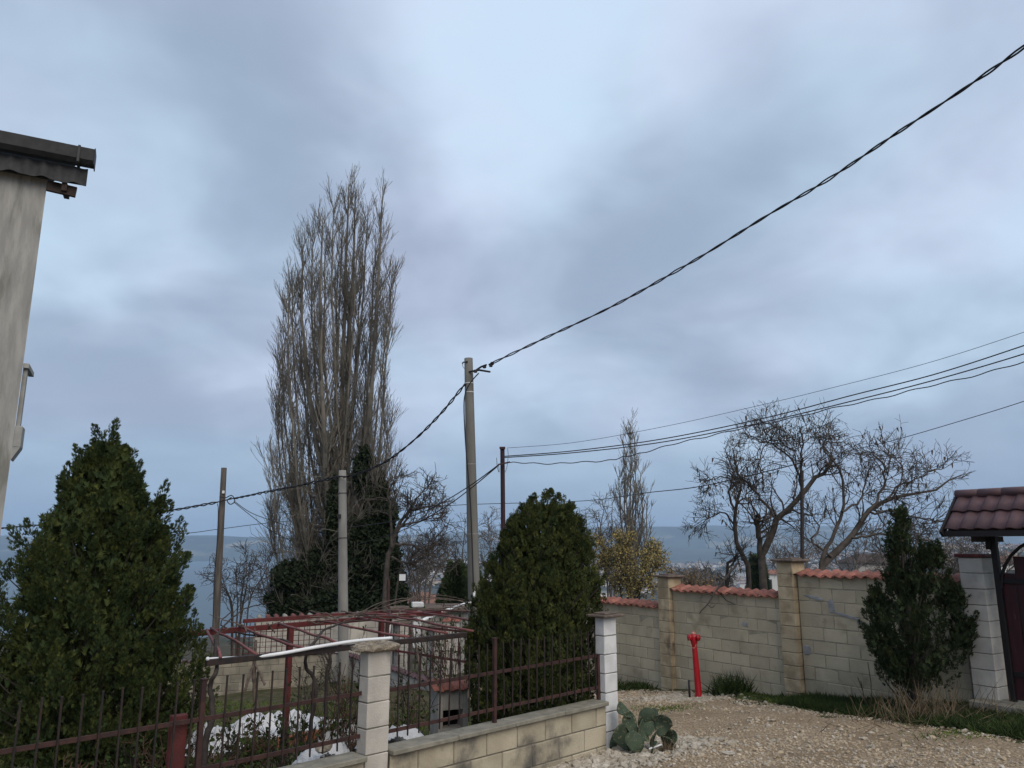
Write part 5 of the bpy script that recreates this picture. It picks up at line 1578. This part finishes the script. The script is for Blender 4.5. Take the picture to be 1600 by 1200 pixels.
def blades(name, P_, h, w, m, label, seed, lean=.35, cat='grass'):
    r = np.random.default_rng(seed); n = len(P_); b_ = MB()
    d = norm(np.stack((r.normal(0, lean, n), r.normal(0, lean, n), np.ones(n)), 1)); up = r.normal(size=(n, 3)); up[:, 2] = 0
    hh = h * r.uniform(.5, 1.4, n)
    d_ = norm(d); sd = norm(np.cross(d_, up)); nr = np.cross(sd, d_)
    V = P_[:, None, :] + w * BL_V[None, :, 0:1] * sd[:, None] + hh[:, None, None] * (BL_V[None, :, 1:2] * d_[:, None] + BL_V[None, :, 2:3] * nr[:, None])
    off = (np.arange(n) * 5)[:, None, None]
    b_.add(V.reshape(-1, 3), (BL_F[None] + off).reshape(-1, 4), (BL_T[None] + off).reshape(-1, 3))
    return tag(b_.build(name, M[m]), label, cat, kind='stuff')


r = np.random.default_rng(3)
# verge at the foot of the boundary wall
tt = r.uniform(-5.2, 4.4, 110000); qq = r.uniform(0.02, 2.2, 110000)
lim = .28 + .26 * np.clip(tt + 2.0, 0, 6) + .15 * np.sin(tt * 3.1) + .1 * np.sin(tt * 7.3) + r.normal(0, .07, len(tt))
dens = np.clip((lim - qq) / .3, 0, 1) * np.clip(.12 + .9 * sstep(np.sin(tt * 2.3 + 1) * np.sin(qq * 5 + tt) + .5 * np.sin(tt * 9) * np.sin(qq * 11 + 2), -.45, .35), 0, 1)
k_ = r.uniform(0, 1, len(tt)) < dens
bare = (tt > -2.35) & (tt < -1.1) & (r.uniform(0, 1, len(tt)) < .85)
k_ &= ~bare
tt, qq = tt[k_][:52000], qq[k_][:52000]
X = Q[0] + WD[0] * tt + WN[0] * qq; Y = Q[1] + WD[1] * tt + WN[1] * qq
Pg = np.stack((X, Y, H(X, Y) - .004), 1)
tall = r.uniform(0, 1, len(Pg))
blades('verge_grass', Pg[tall < .8], .038, .010, 'grass', 'short green grass and moss along the foot of the block wall', 1, .7)
near_wall = Pg[(tall >= .8)]
blades('verge_weeds', near_wall, .085, .013, 'weed', 'dark weeds growing along the foot of the block wall', 2, .8, 'weeds')
for (t_, q_, h_, n_, lab) in ((-1.12, .12, .30, 500, 'dark weed tuft against the wall right of the red hydrant'), (-4.2, .35, .20, 900, 'dark green weed clump at the far end of the lane'), (-3.3, .3, .13, 500, 'low weed clump at the left pilaster foot')):
    X = Q[0] + WD[0] * t_ + WN[0] * q_ + r.normal(0, .16, n_); Y = Q[1] + WD[1] * t_ + WN[1] * q_ + r.normal(0, .12, n_)
    blades('weed_clump', np.stack((X, Y, H(X, Y)), 1), h_, .02, 'weed', lab, int(n_), .6, 'weeds')
# rougher ground near the juniper
tw = r.uniform(.3, 4.5, 30000); qw = r.uniform(0, 1, 30000) ** .8 * (.75 + .28 * np.clip(tw, 0, 4.5))
X = Q[0] + WD[0] * tw + WN[0] * qw; Y = Q[1] + WD[1] * tw + WN[1] * qw
blades('ground_weeds', np.stack((X, Y, H(X, Y) - .004), 1), .10, .014, 'weed', 'rank dark weeds covering the ground under the juniper', 9, 1.1, 'weeds')
jx, jy = xy_at(1445, 9.75, .2), 9.75
n_ = 260; X = jx + r.normal(0, .33, n_); Y = jy + r.normal(0, .20, n_)
blades('dry_grass', np.stack((X, Y, H(X, Y)), 1), .42, .009, 'straw', 'tuft of long dry straw grass at the foot of the juniper', 12, .45)
n_ = 220; X = jx + r.normal(.2, .7, n_); Y = jy + r.normal(-.25, .35, n_)
blades('dry_grass', np.stack((X, Y, H(X, Y) + .01), 1), .28, .008, 'straw', 'scattered fallen dry stalks among the weeds', 13, 2.5)
b_ = MB()
for x0, x1, y0, y1 in ((1352, 1340, 1100, 1058), (1362, 1356, 1100, 1035), (1348, 1345, 1098, 1064)):
    b_.tube([at(x0, y0, 11.0), at((x0 + x1) / 2 + 2, (y0 + y1) / 2, 11.0), at(x1, y1, 11.05)], .006, 5)
tag(b_.build('dry_stalks', M['straw'], base=True), 'three thin upright dry stalks before the wall left of the juniper', 'plant')

# lawn in the garden
n_ = 32000; s_ = r.uniform(-5, 5, n_); w_ = r.uniform(.12, 1, n_) ** 1.0 * 13
X = A[0] + U[0] * s_ + NB[0] * w_; Y = A[1] + U[1] * s_ + NB[1] * w_
sdv = (X - B[0]) * .965 + (Y - B[1]) * .263
k_ = sdv < -.3; X, Y = X[k_], Y[k_]
blades('lawn_grass', np.stack((X, Y, H(X, Y) - .004), 1), .055, .014, 'grass', 'short lawn grass in the sunken garden', 20, .7)

# ------------------------------------------------------------ gravel
def stones(name, X, Y, size, m, label, seed):
    r = np.random.default_rng(seed); n = len(X); V0, F0 = ICO1; b_ = MB(); k = 12
    vars_ = [V0 * (1 + r.normal(0, .20, (12, 1))) for _ in range(8)]
    for j in range(8):
        s_ = np.arange(j, n, 8); nn = len(s_)
        if not nn: continue
        sc = size[s_][:, None] * r.uniform(.55, 1.3, (nn, 3)) * (1, 1, .62)
        V = vars_[j][None] * sc[:, None, :]
        a = r.uniform(0, 6.28, nn); ca, sa = np.cos(a), np.sin(a)
        tl = r.normal(0, .3, nn); ct, st = np.cos(tl), np.sin(tl)
        y_, z_ = V[..., 1] * ct[:, None] - V[..., 2] * st[:, None], V[..., 1] * st[:, None] + V[..., 2] * ct[:, None]
        x2 = V[..., 0] * ca[:, None] - y_ * sa[:, None]; y2 = V[..., 0] * sa[:, None] + y_ * ca[:, None]
        W = np.stack((x2 + X[s_][:, None], y2 + Y[s_][:, None], z_ + (H(X[s_], Y[s_]) + size[s_] * .18)[:, None]), -1)
        b_.add(W.reshape(-1, 3), (F0[None] + (np.arange(nn) * 12)[:, None, None]).reshape(-1, 3))
    return tag(b_.build(name, M[m]), label, 'gravel', kind='stuff')


n_ = 72000
X = r.uniform(.6, 8.5, n_); Y = r.uniform(5.5, 17, n_)
sdw = (X - Q[0]) * WN[0] + (Y - Q[1]) * WN[1]; ttw = (X - Q[0]) * WD[0] + (Y - Q[1]) * WD[1]; wf = (X - A[0]) * NB[0] + (Y - A[1]) * NB[1]
sdv = (X - B[0]) * .965 + (Y - B[1]) * .263
lim = .30 + .25 * np.clip(ttw + 2.0, 0, 6)
tracks = .5 + .25 * (np.sin((X * .8 + Y * .55) * 2.1 + .8 * np.sin(X * 1.3)) + np.sin(X * 3.1 + 2 * np.sin(Y * 1.7)) * np.sin(Y * 2.9 + X))
k_ = (sdw > lim * .8) & ((wf < -.10) | (sdv > .1)) & (r.uniform(0, 1, n_) < np.clip(.10 + .9 * sstep(tracks, .30, .70) + .5 * (sdw < lim + .3), 0, 1)) & (np.abs(X) < Y * .78)
X, Y = X[k_], Y[k_]
sz = .0105 * np.exp(r.normal(0, .42, len(X))); sz = np.clip(sz, .006, .034)
half = len(X) // 5
stones('gravel', X[half:], Y[half:], sz[half:], 'stone', 'buff limestone gravel scattered over the lane', 71)
stones('gravel', X[:half], Y[:half], sz[:half] * 1.15, 'stone_grey', 'paler grey chips among the lane gravel', 72)
for gx_, gy_, n_g, lab in ((1035, 1098, 420, 'small patch of weeds growing in the lane behind the cactus'), (1500, 1172, 260, 'thin weeds in the gravel near the right edge')):
    Yg = 12.0 if gx_ < 1200 else 8.6
    X_ = xy_at(gx_, Yg, -.1) + r.normal(0, .28, n_g); Y_ = Yg + r.normal(0, .22, n_g)
    blades('lane_weeds', np.stack((X_, Y_, H(X_, Y_) - .003), 1), .045, .011, 'grass', lab, n_g, .9, 'weeds')
# coarse stones heaped along the fence foot
n_ = 4800; s_ = r.uniform(.6, 4.2, n_); o_ = np.abs(r.normal(0, .34, n_)) + .09
X = A[0] + U[0] * s_ - NB[0] * o_; Y = A[1] + U[1] * s_ - NB[1] * o_
stones('coarse_gravel', X, Y, np.clip(.026 * np.exp(r.normal(0, .38, n_)), .012, .058), 'stone_grey', 'coarse pale stones heaped along the foot of the fence wall', 73)
n_ = 900; X = xy_at(1100, 13.2, -.2) + r.normal(-.25, .45, n_); Y = 13.1 + r.normal(.25, .28, n_)
k_ = ((X - Q[0]) * WN[0] + (Y - Q[1]) * WN[1]) > .05
stones('rubble', X[k_], Y[k_], np.clip(.02 * np.exp(r.normal(0, .4, k_.sum())), .01, .05), 'stone_grey', 'pale rubble round the foot of the red hydrant', 74)

# ------------------------------------------------------------ prickly pear
cxx, cyy = xy_at(1008, 8.85, 0), 8.85
cz0 = float(H(cxx, cyy))
cac = thing('prickly_pear', (cxx, cyy, cz0), 'green prickly pear cactus on the gravel beside the whitewashed pillar', 'cactus')


def pad(px, py, ax_px, w_px, Yd, tilt, yaw, th=.018):
    """pad from base pixel to tip pixel"""
    b0 = at(px[0], px[1], Yd); t0 = at(ax_px[0], ax_px[1], Yd - tilt); d = t0 - b0; L_ = np.linalg.norm(d); d /= L_
    sd = np.cross(d, (math.sin(yaw), -math.cos(yaw), 0.0)); sd /= np.linalg.norm(sd); nr = np.cross(sd, d)
    wd = w_px / F * Yd / 2
    V, Ft = ICO3
    y = V[:, 1]; wprof = 1 + .22 * y
    ph = px[0] * .7; wprof = wprof * (1 + .08 * np.sin(np.arctan2(V[:, 0], y) * 3 + ph) + .05 * np.sin(np.arctan2(V[:, 0], y) * 7 + ph)); th = th * .8; nr = nr + sd * 0
    bend = .03 * np.sin(y * 2.2 + ph)
    P_ = (b0 + t0) / 2 + (bend[:, None] * nr) + (V[:, 0] * wprof * wd)[:, None] * sd + (y * L_ / 2)[:, None] * d + (V[:, 2] * th)[:, None] * nr
    b_ = MB(); b_.add(P_, Ft); o = b_.build('pad', M['cactus'], cac, smooth=True)
    s_ = MB(); r2 = np.random.default_rng(int(px[0] * 7 + ax_px[1])); kk = r2.choice(len(V), 34, replace=False)
    for q_ in kk: s_.add(ICO1[0] * .0035 + P_[q_], ICO1[1])
    s_.build('areoles', M['spine'], o)


Yc = 8.8
for b0, t0, w_, Yd, ti, yw in (((993, 1150), (980, 1112), 22, Yc, .03, .5), ((984, 1122), (967, 1097), 20, Yc + .02, .02, 1.0), ((1015, 1150), (1008, 1105), 28, Yc + .1, .0, .1), ((1030, 1150), (1040, 1117), 25, Yc, .04, -.2),
                              ((1012, 1158), (1000, 1126), 26, Yc - .02, .05, 1.1), ((985, 1172), (966, 1132), 30, Yc - .04, .02, .4), ((1040, 1165), (1042, 1135), 22, Yc + .12, 0, -.4), ((1000, 1175), (984, 1146), 26, Yc - .12, .06, .2),
                              ((1022, 1172), (1025, 1135), 30, Yc + .06, .03, 1.15), ((1040, 1175), (1045, 1150), 18, Yc, .05, -.5), ((972, 1178), (962, 1140), 34, Yc + .16, 0, .2), ((1000, 1150), (1020, 1128), 22, Yc+.05, .02, -.9), ((1046, 1172), (1050, 1140), 20, Yc+.1, 0, -1.1), ((1010, 1178), (1030, 1162), 14, Yc - .12, .10, 1.2), ((1018, 1128), (1025, 1108), 16, Yc + .12, .0, .3)):
    pad(b0, 0, t0, w_, Yd, ti, yw)
pad_done = True
b_ = MB(); b_.bar(at(1014, 1170, Yc - .22), at(1034, 1163, Yc - .22), .022, .012, .002); tag(b_.build('wood_offcut', M['pvc'], base=True), 'small pale stick lying across the cactus foot', 'stick')
X = cxx + .22 + r.normal(0, .05, 160); Y = cyy - .1 + r.normal(0, .05, 160)
blades('dry_tuft', np.stack((X, Y, H(X, Y)), 1), .12, .006, 'straw', 'small dry grass tuft right of the cactus', 33, .4)

# ------------------------------------------------------------ sheds and houses beyond
sh = thing('shed', at(693, 1000, 24), 'low shed with a flat grey roof slab beyond the pergola', 'shed')
b_ = MB(); p = at(692, 975, 24.5); b_.box((p[0], 24.8, p[2] - .6), (1.45, 1.2, 2.0), .1); b_.build('wall', M['plaster_trim'], sh)
b_ = MB(); p = at(692, 949, 24.5); b_.box((p[0], 24.7, p[2]), (1.75, 1.6, .09), .1, .01); b_.build('roof', M['cap_stone'], sh)
b_ = MB(); p = at(652, 960, 23.5); b_.box((p[0], 23.5, p[2] - .35), (.24, .24, 1.15), .2, .01); b_.box((p[0], 23.5, p[2] + .28), (.34, .34, .14), .2, .02); tag(b_.build('chimney_stack', M['whitewash'], base=True), 'stubby white stack standing left of the flat shed roof', 'chimney')
b_ = MB(); p = at(705, 966, 21.5)
V = np.array([p + v for v in ((-.26, -.22, -.06), (.26, -.22, -.06), (.26, .22, -.06), (-.26, .22, -.06), (0, 0, .09))]); b_.add(V, [[0, 1, 4], [1, 2, 4], [2, 3, 4], [3, 0, 4]], [[3, 2, 1, 0]])
kr = thing('kiosk', (p[0], p[1], -1.9), 'little hut with an orange pyramid roof behind the bar fence', 'hut'); b_.build('roof', M['roof_red'], kr)
b_ = MB(); b_.box((p[0], p[1], p[2] - .98), (.42, .34, 1.84)); b_.build('body', M['block_pale'], kr)


def gable(b_w, b_r, b_wi, c, w, d, h, rz, rh=None, wins=True):
    b_w.box((c[0], c[1], c[2] + h / 2), (w, d, h), rz); rh = w * .18 if rh is None else rh; a, s_ = math.cos(rz), math.sin(rz)
    def T(x, y, z): return (c[0] + x * a - y * s_, c[1] + x * s_ + y * a, c[2] + z)
    o = .06 * w; V = [T(-w / 2 - o, -d / 2 - o, h), T(w / 2 + o, -d / 2 - o, h), T(w / 2 + o, d / 2 + o, h), T(-w / 2 - o, d / 2 + o, h), T(-w / 4, 0, h + rh), T(w / 4, 0, h + rh)]
    b_r.add(V, [[0, 1, 5, 4], [2, 3, 4, 5], [3, 2, 1, 0]], [[1, 2, 5], [3, 0, 4]])
    if wins:
        n = max(2, int(w / 3)); fl = max(1, int(h / 3))
        for f in range(fl):
            for k in range(n): b_wi.box(T(-w / 2 + (k + .5) * w / n, -d / 2 - .03, (f + .55) * h / fl), (w / n * .42, .12, h / fl * .45), rz)


for x, y, Y, w_, h_, mw, lab in ((1358, 879, 60, 3.6, 2.6, 'far_grey', 'house with a dark brown roof right behind the wide gnarled tree'), (1212, 897, 110, 3.4, 3, 'far_white', 'white house just left of the middle wall pilaster'), 
                             (1068, 918, 150, 4, 3, 'far_cream', 'cream house above the tiles right of the left pilaster'), (1580, 880, 120, 6, 4, 'far_white', 'white house glimpsed under the gate roof'),
                             (648, 940, 90, 6, 4, 'far_white', 'white house low behind the floodlight'), (1385, 888, 90, 3, 2.4, 'far_white', 'small white house left of the juniper top')):
    p = at(x, y, Y); t = thing('house', p, lab, 'house'); bw_, br_, bi_ = MB(), MB(), MB(); ex = max(0, p[2] - h_ - float(H(p[0], Y)))
    gable(bw_, br_, bi_, (p[0], Y, p[2] - h_), w_, w_ * .7, h_, random.uniform(-.4, .4)); bw_.box((p[0], Y, p[2] - h_ - ex / 2 - .3), (w_ * .95, w_ * .65, ex + .6))
    bw_.build('wall', M[mw], t); br_.build('roof', M['brown_roof'] if Y == 60 else M['roof_far'], t)
    for v_, f_ in zip(bi_.v, bi_.f):
        o1 = MB(); o1.add(v_, f_ - f_.min()); o1.build('window', M['far_window'], t)

# the town in the valley
r = np.random.default_rng(404)
proto = []
for k in range(5):
    w_, d_, h_ = [(12, 10, 6), (16, 11, 9), (24, 12, 14), (30, 14, 20), (11, 9, 5)][k]
    a_, b2, c_ = MB(), MB(), MB(); gable(a_, b2, c_, (0, 0, -3), w_, d_, h_ + 3, 0, rh=(2.4 if k not in (2, 3) else .6), wins=False)
    mw, mr = a_.mesh('wall', np.zeros(3)), b2.mesh('roof', np.zeros(3)); mw.materials.append(M[['far_white', 'far_white', 'far_cream', 'far_white', 'far_grey'][k]]); mr.materials.append(M['roof_far' if k not in (2, 3) else 'far_grey']); proto.append((mw, mr))
for k in range(170):
    xi = r.uniform(.10, .66); Y = 900 + 1300 * r.uniform(0, 1) ** .8; X = xi * Y; z = float(H(X, Y)); kk = int(r.choice(5, p=(.3, .3, .15, .07, .18)))
    e = thing('town_house', (X, Y, z), 'tiny pale house in the hazy valley town', 'house', 'houses of the valley town'); e.rotation_euler.z = 0
    for nm, me_ in zip(('wall', 'roof'), proto[kk]):
        o = bpy.data.objects.new(nm, me_); o.location = (X, Y, z); o.rotation_euler.z = r.uniform(-.6, .6) if nm == 'wall' else rot_; rot_ = o.rotation_euler.z; link(o, e)
ba, bb, bc = MB(), MB(), MB()
for k in range(1500):
    xi = r.uniform(-.13, .70); Y = 1500 + 3000 * r.uniform(0, 1) ** .9; X = xi * Y
    if math.sin(X * .003 + 2) * math.sin(Y * .0031) < -.25: continue
    w_ = r.uniform(9, 26); gable(ba if k % 3 else bb, bc, bc, (X, Y, float(H(X, Y)) - 2), w_, w_ * .6, r.uniform(6, 14) + 2, r.uniform(-.7, .7), rh=2, wins=False)
tag(ba.build('town_buildings', M['far_white']), 'pale mass of far buildings in the valley town', 'town', kind='stuff')
tag(bb.build('town_buildings', M['far_cream']), 'cream mass of far buildings in the valley town', 'town', kind='stuff')
tag(bc.build('town_roofs', M['roof_far']), 'mass of reddish far roofs in the valley town', 'town', kind='stuff')
# woods between the houses and on the slopes
b_ = MB(); V0, F0 = ICO1; n = 6500
xi = r.uniform(-.75, .75, n); Y = 55 + 4300 * r.uniform(0, 1, n) ** 1.35; X = xi * Y; Z = H(X, Y)
k_ = Z > -103.5; X, Y, Z = X[k_], Y[k_], Z[k_]; n = len(X)
s_ = np.clip(Y / 130, 1.3, 10) * r.uniform(.6, 1.3, n)
Vn = V0[None] * (1 + r.normal(0, .22, (n, len(V0), 1))) * (s_[:, None] * r.uniform(.8, 1.3, (n, 3)) * (1.25, 1, .62))[:, None, :] + np.stack((X, Y, Z + s_ * .25), 1)[:, None, :]
b_.add(Vn.reshape(-1, 3), (F0[None] + (np.arange(n) * len(V0))[:, None, None]).reshape(-1, 3))
tag(b_.build('far_woods', M['wood_far']), 'hazy leafless woods over the valley slopes between houses', 'woods', kind='stuff')
